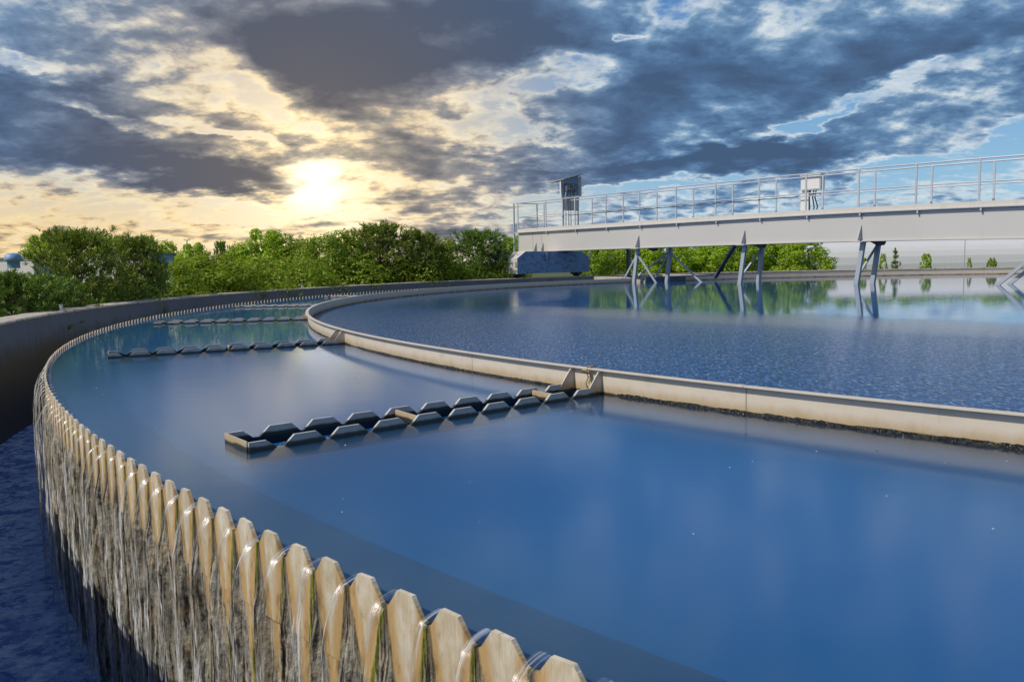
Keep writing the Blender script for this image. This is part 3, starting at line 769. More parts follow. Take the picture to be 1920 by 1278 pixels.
# the water running through the notches and down the weir: one uncountable sheet of jets
def jets(k0, k1, ns, nw, rnd):
    mb = MB()
    for kk in range(k0, k1):
        r0 = random.Random(kk * 13 + 5)
        th = r0.uniform(0.6, 1.25); leap = r0.uniform(0.03, 0.085); L = r0.uniform(1.08, 1.24); off = r0.uniform(-0.05, 0.05)
        vs = []; uv = []
        for i in range(ns + 1):
            s = i / ns
            if s < 0.12:
                t = s / 0.12; o = -0.05 + 0.055 * t; z = WL - 0.012 * t * t
            else:
                t = (s - 0.12) / 0.88; drop = t ** 1.6 * L
                z = WL - 0.012 - drop
                o = 0.005 + leap * min(1.0, math.sqrt(drop / 0.16)) + 0.012 * min(1, drop / 0.5)
            drop = max(0, WL - z)
            hw = 0.17 - 0.02 * min(1, drop / 0.10) + 0.30 * max(0, min(1, (drop - 0.16) / 0.6))
            hw *= th
            cen = off * min(1, drop / 0.3) + 0.05 * mnoise.noise(Vector((kk * 3.3, drop * 5, 0)))
            for j in range(nw + 1):
                c = (j / nw - 0.5) * 2
                bul = 0.008 * (1 - c * c) * min(1, drop / 0.03 + 0.3) * (1 - 0.45 * min(1, drop / 0.5))
                wav = 0.010 * mnoise.noise(Vector((kk * 2.1 + c * 2.2, drop * 4, 3))) * min(1, drop / 0.1) + 0.007 * mnoise.noise(Vector((kk * 2.1 + c * 5, drop * 16, 8))) * min(1, drop / 0.3)
                u = 0.5 + cen + c * hw
                vs.append(pol(R_WEIR + 0.008 + o + bul + wav, A0 - (kk + u) * PITCH_T, z + (0.008 if o < 0.01 and z > WL - 0.02 else 0) * (1 - c * c)))
                uv.append((kk + 0.5 + u, z)); mb.uv2.append((c, s))
        W = nw + 1
        mb.add(vs, [(i * W + j, (i + 1) * W + j, (i + 1) * W + j + 1, i * W + j + 1) for i in range(ns) for j in range(nw)], uv)
    return mb
fw = MB()
for (a, b, ns, nw) in ((-6, 30, 46, 10), (30, 90, 26, 6), (90, 200, 12, 4)):
    q = jets(a, b, ns, nw, None); fw.add(q.v, q.f, q.uv); fw.uv2 += q.uv2
o = fw.build('falling_water', M_fall, origin=pol(R_WEIR, A0, 0), smooth=True, fix=False)
tag(o, 'clear water spilling through the notches and running down the weir', 'water', None, 'stuff')

# ------------------------------------------------------------------ the scum baffle ring
ring = thing('baffle_ring', pol(R_RING, -141, 0), 'cream circular baffle ring standing in the water round the inner pool', 'baffle')
rb = sweep([(R_RING + 0.005, -0.6), (R_RING + 0.005, Z_RING - 0.005), (R_RING - 0.005, Z_RING - 0.005), (R_RING - 0.005, -0.6)], 0, 360, 720)
rb.build('ring_plate', M_ring, ring)
sweep([(R_RING + 0.040, Z_RING - 0.007), (R_RING + 0.040, Z_RING), (R_RING - 0.007, Z_RING), (R_RING - 0.007, Z_RING - 0.0048), (R_RING + 0.0052, Z_RING - 0.0048), (R_RING + 0.0052, Z_RING - 0.007)], 0, 360, 720).build('rim_flange', M_ring, ring)
def lumpy_band(d0, d1, step, hi):
    mb = MB(); n = int((d1 - d0) / step); vs = []; prof = 7
    for i in range(n + 1):
        a = d0 + (d1 - d0) * i / n
        for q in range(prof):
            t = q / (prof - 1)
            nz = mnoise.noise(Vector((a * 9, t * 3, 0))); n2 = mnoise.noise(Vector((a * 33, t * 6, 5)))
            h = hi * (0.9 + 0.3 * mnoise.noise(Vector((a * 1.7, 0, 3))))
            r = R_RING + 0.007 + 0.004 * math.sin(math.pi * min(1, t * 1.05)) * (1 + 0.6 * nz) + 0.002 * n2 * (1 if 0 < q < prof - 1 else 0)
            vs.append(pol(r, a, WL - 0.03 + (h + 0.03) * t + (0.006 * n2 + 0.004 * mnoise.noise(Vector((a * 60, t * 4, 2)))) * (t > 0.3)))
    mb.add(vs, [(i * prof + q, (i + 1) * prof + q, (i + 1) * prof + q + 1, i * prof + q + 1) for i in range(n) for q in range(prof - 1)])
    return mb
al = MB()
for (a, b, h) in ((-140.2, -120, 0.020), (-152.6, -141.9, 0.016), (-168, -154.6, 0.012), (-182, -169.6, 0.010)):
    q = lumpy_band(a, b, 0.06, h); al.add(q.v, q.f)
al.build('algae_fringe', M_algae, ring, smooth=True)
for c in TROUGHS:
    for sgn in (-1, 1):
        a = c + sgn * 0.40
        b = MB()
        e0, e1 = pol(R_RING + 0.006, a, 0), pol(R_RING + 0.145, a, 0)
        tan_ = Vector((-math.sin(R(a)), math.cos(R(a)), 0)) * 0.008
        b.poly([e0 + Vector((0, 0, -0.06)), e1 + Vector((0, 0, -0.06)), e1 + Vector((0, 0, WL + 0.008)), e0 + Vector((0, 0, Z_RING - 0.008)) + (e1 - e0) * 0.16, e0 + Vector((0, 0, Z_RING - 0.008))], tan_)
        b.build('gusset', M_ring, ring)

# rope knotted over the ring beside the near trough
b = MB()
rp = [pol(R_RING - 0.02, -140.95, 0.13), pol(R_RING - 0.008, -140.95, 0.205), pol(R_RING + 0.03, -140.95, 0.206), pol(R_RING + 0.046, -140.95, 0.18), pol(R_RING + 0.03, -140.93, 0.14), pol(R_RING + 0.045, -140.96, 0.10), pol(R_RING + 0.03, -140.94, 0.06), pol(R_RING + 0.04, -140.96, 0.0)]
b.tube(rp, 0.006, 7)
b.tube([p + Vector((0.018, 0.004 * (-1) ** i, 0.0)) for i, p in enumerate(rp[:6])], 0.006, 7)
b.tube([rp[3] + Vector((0.02 * math.cos(t), 0.012 * math.sin(t), 0.012 * math.sin(2 * t))) for t in [i * 0.7 for i in range(10)]], 0.006, 6)
tag(b.build('rope', M_rope, origin=rp[1], smooth=True), 'frayed tan rope knotted over the ring between the near pair of gussets', 'rope')

# ------------------------------------------------------------------ radial overflow troughs
LAB = ['nearest notched trough, large in front, with a sunlit end plate and a loose bright strut',
       'second notched trough out from the camera, ending left of the paired gussets on the ring',
       'third notched trough, lying before the green tree reflections',
       'fourth notched trough, a pale row across the green reflections',
       'fifth notched trough, a thin pale row near the far weir',
       'farthest notched trough, a short sliver beside the far curve of the ring']
def make_trough(c, label, first):
    t = thing('overflow_trough', pol(R_T1, c, 0), label, 'trough', 'radial overflow troughs')
    NT_ = 9; L = R_T1 - R_T0; pt = L / 9.65
    for sgn in (-1, 1):
        prof = [(R_T1, -0.02), (R_T1, WL + 0.038), (R_T1 - pt * 0.36, WL + 0.038), (R_T1 - pt * 0.60, WL - 0.004), (R_T1 - pt * 0.72, WL - 0.004)]
        r = R_T1 - pt * 0.72
        for i in range(NT_):
            prof += [(r - pt * 0.0, WL - 0.004), (r - pt * 0.24, WL + 0.046), (r - pt * 0.72, WL + 0.046), (r - pt * 0.95, WL - 0.004)]
            r -= pt
        prof = [q for i, q in enumerate(prof) if i == 0 or q != prof[i - 1]]
        prof += [(R_T0, WL - 0.004), (R_T0, -0.02)]
        prof = [(max(R_T0, a), z) for a, z in prof]
        a = c + sgn * (HALF - 0.012)
        tan_ = Vector((-math.sin(R(c)), math.cos(R(c)), 0)) * 0.016 * sgn
        b = MB(); b.poly([pol(r_, a, z) for r_, z in prof], tan_)
        b.build('side_plate', M_trough, t)
    b = MB(); A, B = pol(R_T1, c - HALF + 0.012, 0), pol(R_T1, c + HALF - 0.012, 0)
    n = (pol(R_T1 + 1, c) - pol(R_T1, c)) * 0.006
    b.poly([A + Vector((0, 0, -0.02)), B + Vector((0, 0, -0.02)), B + Vector((0, 0, WL + 0.042)), A + Vector((0, 0, WL + 0.042))], n)
    b.build('end_plate', M_ring, t)
    b = MB(); b.poly([pol(R_T0, c - HALF, -0.030), pol(R_T1, c - HALF, -0.030), pol(R_T1, c + HALF, -0.030), pol(R_T0, c + HALF, -0.030)], (0, 0, 0.008))
    b.build('floor_plate', M_trough, t)
    for fr in (0.42, 0.86) if first else (0.5,):
        r = R_T1 - L * fr
        b = MB(); w = 0.028
        p, q = pol(r, c - HALF * 0.9, WL + 0.012), pol(r + 0.02, c + HALF * 0.9, WL + 0.012)
        b.bar(p, q, 0.012, 0.05)
        b.build('cross_strut', M_ring, t)
    return t
for i, c in enumerate(TROUGHS): make_trough(c, LAB[i], i == 0)
tw = MB()
for c in TROUGHS:
    n = 6; vs = []
    for i in range(n + 1):
        r = R_T0 + (R_T1 - R_T0) * i / n
        vs += [pol(r, c - HALF + 0.014, -0.004), pol(r, c + HALF - 0.014, -0.004)]
    tw.add(vs, [(2 * i, 2 * i + 1, 2 * i + 3, 2 * i + 2) for i in range(n)])
structure(tw.build('trough_water', M_inner, fix=False))

# bubbles and bits of foam adrift on the near water
def drift(n, seed, sizes, zf):
    rnd = random.Random(seed); mb = MB()
    for i in range(n):
        a = rnd.uniform(-185, -120); r = R_RING + 0.2 + (R_WEIR - R_RING - 0.4) * rnd.random()
        if any(abs(a - c) < 0.7 for c in TROUGHS): continue
        s = rnd.uniform(*sizes); p = pol(r, a, WL)
        nseg, nr = 8, 3; vs = []; fs = []
        for k2 in range(nr):
            ph = k2 / nr * math.pi / 2
            vs += [p + Vector((s * math.cos(ph) * math.cos(t), s * math.cos(ph) * math.sin(t), s * zf * math.sin(ph))) for t in [2 * math.pi * q / nseg for q in range(nseg)]]
        vs.append(p + Vector((0, 0, s * zf)))
        for k2 in range(nr - 1):
            for q in range(nseg): fs.append((k2 * nseg + q, k2 * nseg + (q + 1) % nseg, (k2 + 1) * nseg + (q + 1) % nseg, (k2 + 1) * nseg + q))
        for q in range(nseg): fs.append(((nr - 1) * nseg + q, (nr - 1) * nseg + (q + 1) % nseg, nr * nseg))
        mb.add(vs, fs)
    return mb
M_bub, kb, bb = mat('bubble', (0.30, 0.40, 0.46), 0.08)
M_bit, kb, bb = mat('plant_bit', (0.05, 0.045, 0.025), 0.7)
tag(drift(190, 5, (0.002, 0.0048), 0.6).build('floating_bubbles', M_bub, smooth=True), 'tiny bubbles drifting on the blue water before the weir', 'bubbles', None, 'stuff')
tag(drift(34, 9, (0.004, 0.012), 0.12).build('floating_debris', M_bit, smooth=True), 'dark flecks of plant debris floating on the water', 'debris', None, 'stuff')

# ------------------------------------------------------------------ the travelling scraper bridge
BD, BN = Vector((-0.64499, 0.76419, 0)), Vector((-0.76419, -0.64499, 0))
def B(u, w, z):
    """u metres out from the tank's centre along the bridge, w metres towards the camera's side"""
    if u < 13 and z > 0.3: z -= 0.0013 * (13 - u) ** 2 * min(1.0, (z - 0.3) / 1.0)
    return Vector((CX, CY, 0)) + BD * u + BN * w + Vector((0, 0, z))
bridge = thing('scraper_bridge', B(22, -1.75, 0.1), 'long pale steel scraper bridge with railings, its outer end on a wheeled carriage with a shade-blue side', 'bridge')
WN, WF = -2.0, -3.0                       # near and far railing lines
U0, U1 = -4.0, 24.56
def nseg(b, us, w0, z0, w1, z1):
    for a, c in zip(us[:-1], us[1:]): b.box((a, w0, z0), (c, w1, z1), B)
US = [U0 + (U1 - U0) * i / 24 for i in range(25)]
def long_box(w0, z0, w1, z1, u0=U0, u1=U1, n=24):
    """one closed box along the bridge that follows its slight sag"""
    b = MB(); vs = []; fs = []
    for i in range(n + 1):
        u = u0 + (u1 - u0) * i / n
        vs += [B(u, w0, z0), B(u, w1, z0), B(u, w1, z1), B(u, w0, z1)]
    for i in range(n):
        for q in range(4): fs.append((i * 4 + q, i * 4 + (q + 1) % 4, (i + 1) * 4 + (q + 1) % 4, (i + 1) * 4 + q))
    fs += [(3, 2, 1, 0), (n * 4, n * 4 + 1, n * 4 + 2, n * 4 + 3)]
    b.add(vs, fs); return b
def beam_mat():
    m, k, b = mat('beam_paint', (0.64, 0.58, 0.50), 0.42)
    p = wpos(k); x, y, z = k.sep(p)
    uu = k.m('ADD', k.m('MULTIPLY', x, BD.x), k.m('MULTIPLY', y, BD.y))
    q = k.comb(uu, k.m('MULTIPLY', z, 0.18))
    st = k.noise(k.v('MULTIPLY', q, (3.0, 3.0, 1)), 1.0, 6, 0.62)
    c = k.mix(k.noise(p, 0.5, 4), (0.50, 0.475, 0.435), (0.57, 0.545, 0.505))
    c = k.mix(k.rng(st, 0.60, 0.80, 0, 0.30), c, (0.40, 0.30, 0.20))
    rust = k.m('MULTIPLY', k.rng(k.noise(k.v('MULTIPLY', q, (5, 1.2, 1)), 1.3, 5, 0.6), 0.70, 0.78), k.rng(z, 1.4, 2.2, 0.5, 0.9))
    c = k.mix(k.m('MULTIPLY', rust, 0.45), c, (0.30, 0.16, 0.07))
    k.put(b.inputs['Base Color'], c); bump(k, b, k.noise(k.v('MULTIPLY', q, (0.8, 1.5, 1)), 1.0, 2), 0.25, 0.05)
    return m
M_girder = beam_mat()
beam = MB()
for (w0, z0, w1, z1) in ((-2.06, 1.36, -2.02, 2.17), (-2.98, 1.36, -2.94, 2.17)):
    q = long_box(w0, z0, w1, z1); beam.add(q.v, q.f)
q = long_box(-2.12, 1.335, -1.97, 1.358); beam.add(q.v, q.f)
q = long_box(-3.03, 1.335, -2.88, 1.358); beam.add(q.v, q.f)
for u in [i * 1.714 + 0.3 - 3.4 for i in range(17)]:
    beam.box((u, -2.93, 1.40), (u + 0.06, -2.07, 1.52), B)
beam.box((U1, -3.0, 1.34), (U1 + 0.02, -2.0, 2.17), B)
for u in (23.62, 23.05):
    beam.box((u, -2.018, 1.36), (u + 0.012, -2.008, 2.16), B)
beam.build('main_beam', M_girder, bridge)
long_box(-3.09, 2.175, -1.91, 2.205).build('walkway_deck', M_rail, bridge)
q = long_box(-1.985, 2.207, -1.97, 2.345)
q.build('toe_board', M_beam, bridge)
long_box(-3.03, 2.207, -3.015, 2.345).build('toe_board', M_beam, bridge)
NEAR_U = [24.56, 22.75, 21.0, 19.28, 17.56, 15.84, 14.13, 12.41, 10.73, 9.02, 7.34, 5.68, 4.0, 2.3, 0.6, -1.1, -2.8]
for u in NEAR_U[1:]:
    tick = MB(); tick.box((u - 0.10, -2.018, 2.09), (u - 0.06, -1.92, 2.172), B)
    tick.build('deck_bracket', M_rail, bridge)

def tube_along(w, z, u0, u1, rad, n=24, sag=0.0):
    b = MB(); b.tube([B(u0 + (u1 - u0) * i / n, w, z + (0 if not sag else -sag * abs(math.sin(i * 1.3)))) for i in range(n + 1)], rad, 8)
    return b
FAR_U = [24.4, 23.95, 22.75] + NEAR_U[2:]
for (w, us, u_end, lab) in ((WN, NEAR_U, 24.56, 'near'), (WF, FAR_U, 24.4, 'far')):
    zt = 3.47
    rail = tube_along(w, zt, U0, u_end, 0.021).build('railing', M_rail, bridge)
    tube_along(w, 2.86, U0, u_end, 0.017).build('midrail', M_rail, rail)
    for u in us:
        b = MB(); b.box((u - 0.026, w - 0.008, 2.207), (u + 0.026, w + 0.020, zt - 0.012), B)
        if lab == 'far' and u < 22: pass
        b.build('post', M_rail, rail)
# end railing and short ladder stiles at the outer end
b = MB()
for w in (-2.0, -3.0): pass
b.tube([B(24.56, WN, 3.47), B(24.53, -2.5, 3.47), B(24.4, WF, 3.47)], 0.020, 8)
b.tube([B(24.56, WN, 2.86), B(24.53, -2.5, 2.86), B(24.4, WF, 2.86)], 0.016, 8)
b.build('end_rail', M_rail, bridge)
b = MB(); b.box((24.80, -2.02, 1.36), (24.84, -1.96, 3.49), B); b.box((24.585, -2.02, 3.44), (24.84, -1.97, 3.475), B); b.box((24.585, -2.02, 2.18), (24.84, -1.97, 2.21), B)
b.build('ladder_stile', M_rail, bridge)
# black cable slung under the midrail
tube_along(WN + 0.03, 2.80, 10.95, 21.3, 0.013, 40, 0.035).build('cable', M_cable, bridge)

# supports under the beam
def leg(u, w, top_u=None, w2=None):
    b = MB(); tu = u - 0.28 if top_u is None else top_u
    p, q = B(u, w, -0.55), B(tu, w if w2 is None else w2, 1.333)
    b.bar(p, q, 0.13, 0.11, tuple(BN)); b.build('support_leg', M_leg, bridge)
def brace(p, q, wd=0.06):
    b = MB(); b.bar(B(*p), B(*q), wd, wd * 0.8, tuple(BN)); b.build('brace', M_leg, bridge)
def foot(u, w): return (u, w, -0.5)
leg(17.98, -2.05); leg(17.15, -2.98, 16.88)
brace((18.75, -2.07, -0.3), (17.72, -2.05, 1.12)); brace((16.55, -2.07, -0.3), (17.74, -2.05, 1.14))
brace((18.00, -3.0, -0.3), (16.95, -2.98, 1.15)); brace((17.9, -2.3, 0.30), (16.96, -2.98, 1.18)); brace((15.05, -3.0, -0.3), (16.88, -2.98, 1.14))
leg(13.25, -2.05); leg(13.13, -2.98, 12.9)
brace((13.22, -2.10, 0.18), (12.93, -2.94, 1.20))
leg(9.15, -2.05); leg(9.10, -2.98, 8.86)
brace((9.10, -2.10, 0.20), (8.90, -2.94, 1.20))
leg(4.36, -2.05, 4.2); leg(4.3, -2.98, 4.1)
brace((5.35, -2.05, -0.12), (4.32, -2.05, 0.88), 0.085); brace((5.38, -2.98, -0.12), (4.4, -2.98, 0.8), 0.085)
# slim post and raking strut behind the first supports
b = MB(); b.bar(B(20.0, -4.1, -0.2), B(20.0, -4.1, 1.333), 0.13, 0.13, tuple(BN)); b.bar(B(20.0, -4.1, 1.36), B(20.0, -2.9, 1.36), 0.12, 0.05); b.build('scum_post', M_darksteel, bridge)
b = MB(); b.bar(B(14.1, -3.1, 1.34), B(16.6, -5.4, 0.16), 0.12, 0.09); b.build('scum_strut', M_darksteel, bridge)
for u in (17.62, 12.97, 8.94, 4.2):
    b = MB()
    A = [B(u + 0.16, -1.99, 1.36), B(u - 0.05, -1.99, 1.36), B(u - 0.05, -1.99, 1.80)]
    b.poly([B(u - 0.02, -2.015, 1.36), B(u - 0.02, -1.78, 1.36), B(u - 0.02, -2.005, 1.83)], BD * 0.03)
    b.box((u - 0.18, -2.20, 1.312), (u + 0.18, -1.76, 1.3335), B)
    b.build('gusset', M_leg, bridge)
    b = MB(); b.poly([B(u - 0.55, -2.5, 1.333), B(u - 0.05, -2.5, 1.333), B(u - 0.32, -2.5, 1.19), B(u - 0.5, -2.5, 1.22)], BN * 0.05)
    b.build('hanger_plate', M_darksteel, bridge)
for u in (23.4, 22.95):
    b = MB(); b.poly([B(u, -2.015, 1.36), B(u, -1.86, 1.36), B(u, -2.01, 1.72)], BD * 0.03); b.build('gusset', M_leg, bridge)

# end carriage: a long chamfered box on two wheels, set square to the beam
UF, UB = 22.0, 22.72
prof = [(0.29, 0.43), (0.29, 1.05), (-0.16, 1.325), (-3.34, 1.325), (-3.79, 1.05), (-3.79, 0.43)]
b = MB(); b.poly([B(UF, w, z) for w, z in prof], BD * (UB - UF))
car = b.build('end_carriage', M_beam, bridge)
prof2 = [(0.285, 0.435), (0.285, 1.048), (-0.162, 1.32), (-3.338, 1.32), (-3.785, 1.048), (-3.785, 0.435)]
b = MB(); b.poly([B(UF - 0.004, w, z) for w, z in prof2], BD * -0.008); b.build('shade_blue_side', M_shade_blue, car)  # thin sheet that carries the blue of the carriage's shaded side
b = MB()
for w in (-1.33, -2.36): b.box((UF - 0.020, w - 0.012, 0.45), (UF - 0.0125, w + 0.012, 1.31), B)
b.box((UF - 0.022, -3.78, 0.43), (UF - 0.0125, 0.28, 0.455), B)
b.build('shade_blue_seam', M_shade_blue, car)
b = MB(); b.poly([B(UF - 0.0125, -1.22, 1.33), B(UF - 0.0125, -1.36, 1.33), B(UF - 0.0125, -1.30, 1.02)], BD * -0.03); b.build('gusset', M_leg, car)
for w in (0.0, -3.25):
    uc = 22.30 if w > -1 else 22.22
    c = B(uc, w, Z_WALL + 0.214); r = 0.212
    b = MB()
    seg = 32; vs = []; fs = []
    pr = [(0.06, -0.14), (0.12, -0.14), (0.185, -0.13), (r, -0.10), (r, 0.10), (0.185, 0.13), (0.12, 0.14), (0.06, 0.14)]
    for i in range(seg):
        a = 2 * math.pi * i / seg
        for rad, o in pr: vs.append(c + BN * (rad * math.cos(a)) + Vector((0, 0, rad * math.sin(a))) + BD * o)
    L = len(pr)
    for i in range(seg):
        for q in range(L): fs.append((i * L + q, ((i + 1) % seg) * L + q, ((i + 1) % seg) * L + (q + 1) % L, i * L + (q + 1) % L))
    b.add(vs, fs); wh = b.build('wheel', M_rubber, bridge)
    b = MB(); b.tube([c - BD * 0.15, c + BD * 0.15], 0.10, 16); b.tube([c - BD * 0.17, c - BD * 0.15], 0.04, 12); b.build('hub', M_darksteel, wh)
    b = MB(); b.box((uc - 0.13, w - 0.24, 0.36), (uc + 0.13, w - 0.215, 0.50), B); b.box((uc - 0.13, w + 0.215, 0.36), (uc + 0.13, w + 0.24, 0.50), B); b.build('axle_mount', M_darksteel, wh)

# control panel with its canted rain hood by the far railing
UC = 22.4
b = MB(); b.poly([B(UC, -2.62, 3.62), B(UC, -3.62, 3.70), B(UC, -3.58, 4.52), B(UC, -2.60, 4.25)], BD * 0.02)
M_panel, kk_, bb_ = mat('panel_blue', (0.22, 0.34, 0.50), 0.5)
cp_ = b.build('control_panel', M_panel, bridge)
b = MB(); b.poly([B(UC - 0.01, -2.59, 2.21), B(UC - 0.01, -3.62, 2.21), B(UC - 0.01, -3.62, 3.69), B(UC - 0.01, -2.62, 3.61)][0:0] or [B(UC - 0.02, -2.66, 3.05), B(UC - 0.02, -3.60, 3.05), B(UC - 0.02, -3.62, 3.69), B(UC - 0.02, -2.62, 3.61)], BD * 0.015); b.build('lower_panel', M_beam, cp_)
b = MB(); b.poly([B(UC, -2.58, 3.6), B(UC + 0.07, -2.58, 3.6), B(UC + 0.07, -2.58, 4.25), B(UC, -2.58, 4.27)], BN * 0.02); b.build('side_wing', M_box, cp_)
b = MB(); b.poly([B(UC, -3.60, 3.65), B(UC - 0.16, -3.62, 3.68), B(UC - 0.16, -3.62, 4.5), B(UC, -3.60, 4.50)], BN * -0.02); b.build('side_wing', M_box, cp_)
b = MB(); b.poly([B(UC - 0.25, -3.66, 4.60), B(UC - 0.20, -2.55, 4.33), B(UC + 0.75, -2.45, 4.22), B(UC + 0.6, -3.5, 4.36)], (0, 0, 0.02)); b.build('rain_hood', M_cope, cp_)
b = MB(); b.box((UC - 0.20, -3.33, 3.86), (UC - 0.03, -2.75, 4.18), B); sw = b.build('switch_box', M_darksteel, cp_)
rnd = random.Random(4)
for i in range(4):
    for j in range(3):
        b = MB(); c = B(UC - 0.20, -2.84 - i * 0.13, 3.95 + j * 0.09)
        b.tube([c, c - BD * 0.03], 0.017, 8)
        b.build('button', (M_box, M_rope, M_darksteel)[rnd.randrange(3)] if i + j else M_box, sw)
b = MB()
for w in (-2.78, -2.95, -3.08, -3.3):
    b.tube([B(UC - 0.06, w, 2.21), B(UC - 0.06, w, 3.7), B(UC - 0.07, w - 0.05, 3.9)], 0.028, 8)
b.build('conduit', M_leg, cp_)
for w in (-2.68, -3.56):
    b = MB(); b.box((UC - 0.02, w - 0.03, 2.21), (UC + 0.04, w + 0.03, 3.66), B); b.build('stand_leg', M_leg, cp_)

# junction cabinet on the far railing
b = MB(); b.box((10.85, -3.32, 3.05), (11.54, -3.05, 3.53), B); jb = b.build('junction_cabinet', M_box, bridge)
b = MB(); b.box((10.88, -3.052, 3.08), (11.51, -3.035, 3.50), B); b.build('cabinet_door', M_box, jb)
b = MB(); b.box((10.82, -3.35, 3.53), (11.57, -3.02, 3.555), B); b.build('cabinet_lid', M_box, jb)
b = MB(); b.box((11.30, -3.2, 2.21), (11.58, -3.12, 3.05), B); b.build('pedestal', M_box, jb)
b = MB()
for i, u in enumerate((11.22, 11.10, 11.02)):
    b.tube([B(u, -3.1, 3.05), B(u + 0.03, -3.08, 2.8), B(u - 0.04 * i, -3.06, 2.5), B(u + 0.02, -3.05, 2.21)], 0.022, 7)
b.tube([B(11.2, -3.05, 2.9), B(10.9, -3.04, 2.93), B(10.8, -3.02, 2.88)], 0.018, 7)
b.build('cabinet_cable', M_cable, jb)

# concrete scum box beyond the ring, in line with the bridge
bx = thing('scum_box', B(17.6, -2.35, 0), 'low pale concrete scum box behind the first bridge legs, at the ring', 'box')
b = MB()
b.poly([B(17.6, -2.35, -0.3), B(20.3, -2.35, -0.3), B(20.3, -2.35, 0.26), B(18.7, -2.35, 0.26), B(17.6, -2.35, 0.10)], BN * -0.04)
M_shade_concrete = paint_mat('shade_side_concrete', (0.10, 0.13, 0.18), (0.05, 0.06, 0.08), 0.5, 0.8)  # the front wall's shade put into a darker, bluer concrete
b2 = MB(); b2.poly([B(17.6, -2.39, -0.3), B(17.64, -2.39, -0.3), B(17.64, -2.39, 0.24), B(17.6, -2.39, 0.24)], BN * -4.2); b2.build('front_wall', M_shade_concrete, bx)
b.poly([B(20.26, -2.39, -0.3), B(20.3, -2.39, -0.3), B(20.3, -2.39, 0.26), B(20.26, -2.39, 0.26)], BN * -4.2)
b.poly([B(17.6, -6.59, -0.3), B(20.3, -6.59, -0.3), B(20.3, -6.59, 0.26), B(17.6, -6.59, 0.24)], BN * -0.04)
b.build('box_wall', M_cope, bx)
b = MB(); b.box((17.64, -6.58, 0.0), (20.25, -2.4, 0.05), B); b.build('box_water', M_inner, bx)

# ------------------------------------------------------------------ trees and plants
def leaf_quads(mb, c, n, rad, size, rnd, flat=1.0, aim=None):
    for _ in range(n):
        while True:
            v = Vector((rnd.uniform(-1, 1), rnd.uniform(-1, 1), rnd.uniform(-1, 1)))
            if 0.05 < v.length < 1: break
        v = v.normalized() * (v.length ** 0.35)
        p = c + Vector((v.x * rad, v.y * rad, v.z * rad * flat))
        n_ = (v + Vector((rnd.uniform(-.6, .6), rnd.uniform(-.6, .6), rnd.uniform(-.2, .8)))).normalized()
        a = n_.orthogonal().normalized(); a.rotate(Matrix.Rotation(rnd.uniform(0, 6.28), 3, n_)); b = n_.cross(a)
        s = size * rnd.uniform(0.65, 1.3)
        o = len(mb.v)
        mb.v += [tuple(p - a * s * 0.5), tuple(p + b * s * 0.32 + n_ * s * 0.08), tuple(p + a * s * 0.5), tuple(p - b * s * 0.32 + n_ * s * 0.08)]
        mb.f.append((o, o + 1, o + 2, o + 3))
def limb(mb, p, q, r0, r1, rnd, n=5, wob=0.06):
    pts = []; rs = []
    L = (q - p).length
    for i in range(n + 1):
        t = i / n
        pts.append(p.lerp(q, t) + Vector((rnd.uniform(-1, 1), rnd.uniform(-1, 1), 0)) * wob * L * (0 if i in (0, n) else 1)); rs.append(r0 + (r1 - r0) * t)
    mb.tube(pts, rs, 6, False)
    return pts
def make_deciduous(seed, H, W, leaf, nl, low=0.12, clumps=46, top=1.0):
    """meshes (crown, trunk) of a broadleaf about H tall and W across, standing on the origin"""
    rnd = random.Random(seed); cr = MB(); tr = MB()
    fork = Vector((rnd.uniform(-.05, .05) * W, rnd.uniform(-.05, .05) * W, H * 0.28))
    limb(tr, Vector((0, 0, -0.1)), fork, H * 0.022 + 0.02, H * 0.016 + 0.012, rnd)
    for i in range(clumps):
        h = low + (0.97 - low) * (i + rnd.random()) / clumps
        env = (math.sin(math.pi * min(1, (h - low * 0.4) / (1.04 - low * 0.4)) ** 0.85)) ** 0.62
        a = rnd.uniform(0, 6.283); rr = W / 2 * env * math.sqrt(rnd.uniform(0.12, 1.0)) * 0.84
        c = Vector((math.cos(a) * rr, math.sin(a) * rr, h * H * top + rnd.uniform(-.03, .03) * H))
        rad = W * rnd.uniform(0.09, 0.17) * (0.75 + 0.4 * env)
        leaf_quads(cr, c, int(nl / clumps), rad, leaf, rnd, rnd.uniform(0.65, 1.1))
        if i % 3 == 0: limb(tr, fork.lerp(Vector((0, 0, h * H)), 0.4 if h > .35 else 0), c, H * 0.010 + 0.004, 0.004, rnd)
    for i in range(34):                                             # sprays that break the outline
        a = rnd.uniform(0, 6.283); h = rnd.uniform(0.55, 1.0); rr = W * 0.5 * math.sqrt(max(0.02, 1 - (h - .45) ** 2 * 3.0)) * rnd.uniform(.85, 1.05)
        c = Vector((math.cos(a) * rr * (1.1 - h * .5), math.sin(a) * rr * (1.1 - h * .5), h * H * rnd.uniform(1.0, 1.05)))
        leaf_quads(cr, c, 26, W * 0.05, leaf, rnd, 1.6)
    return cr, tr
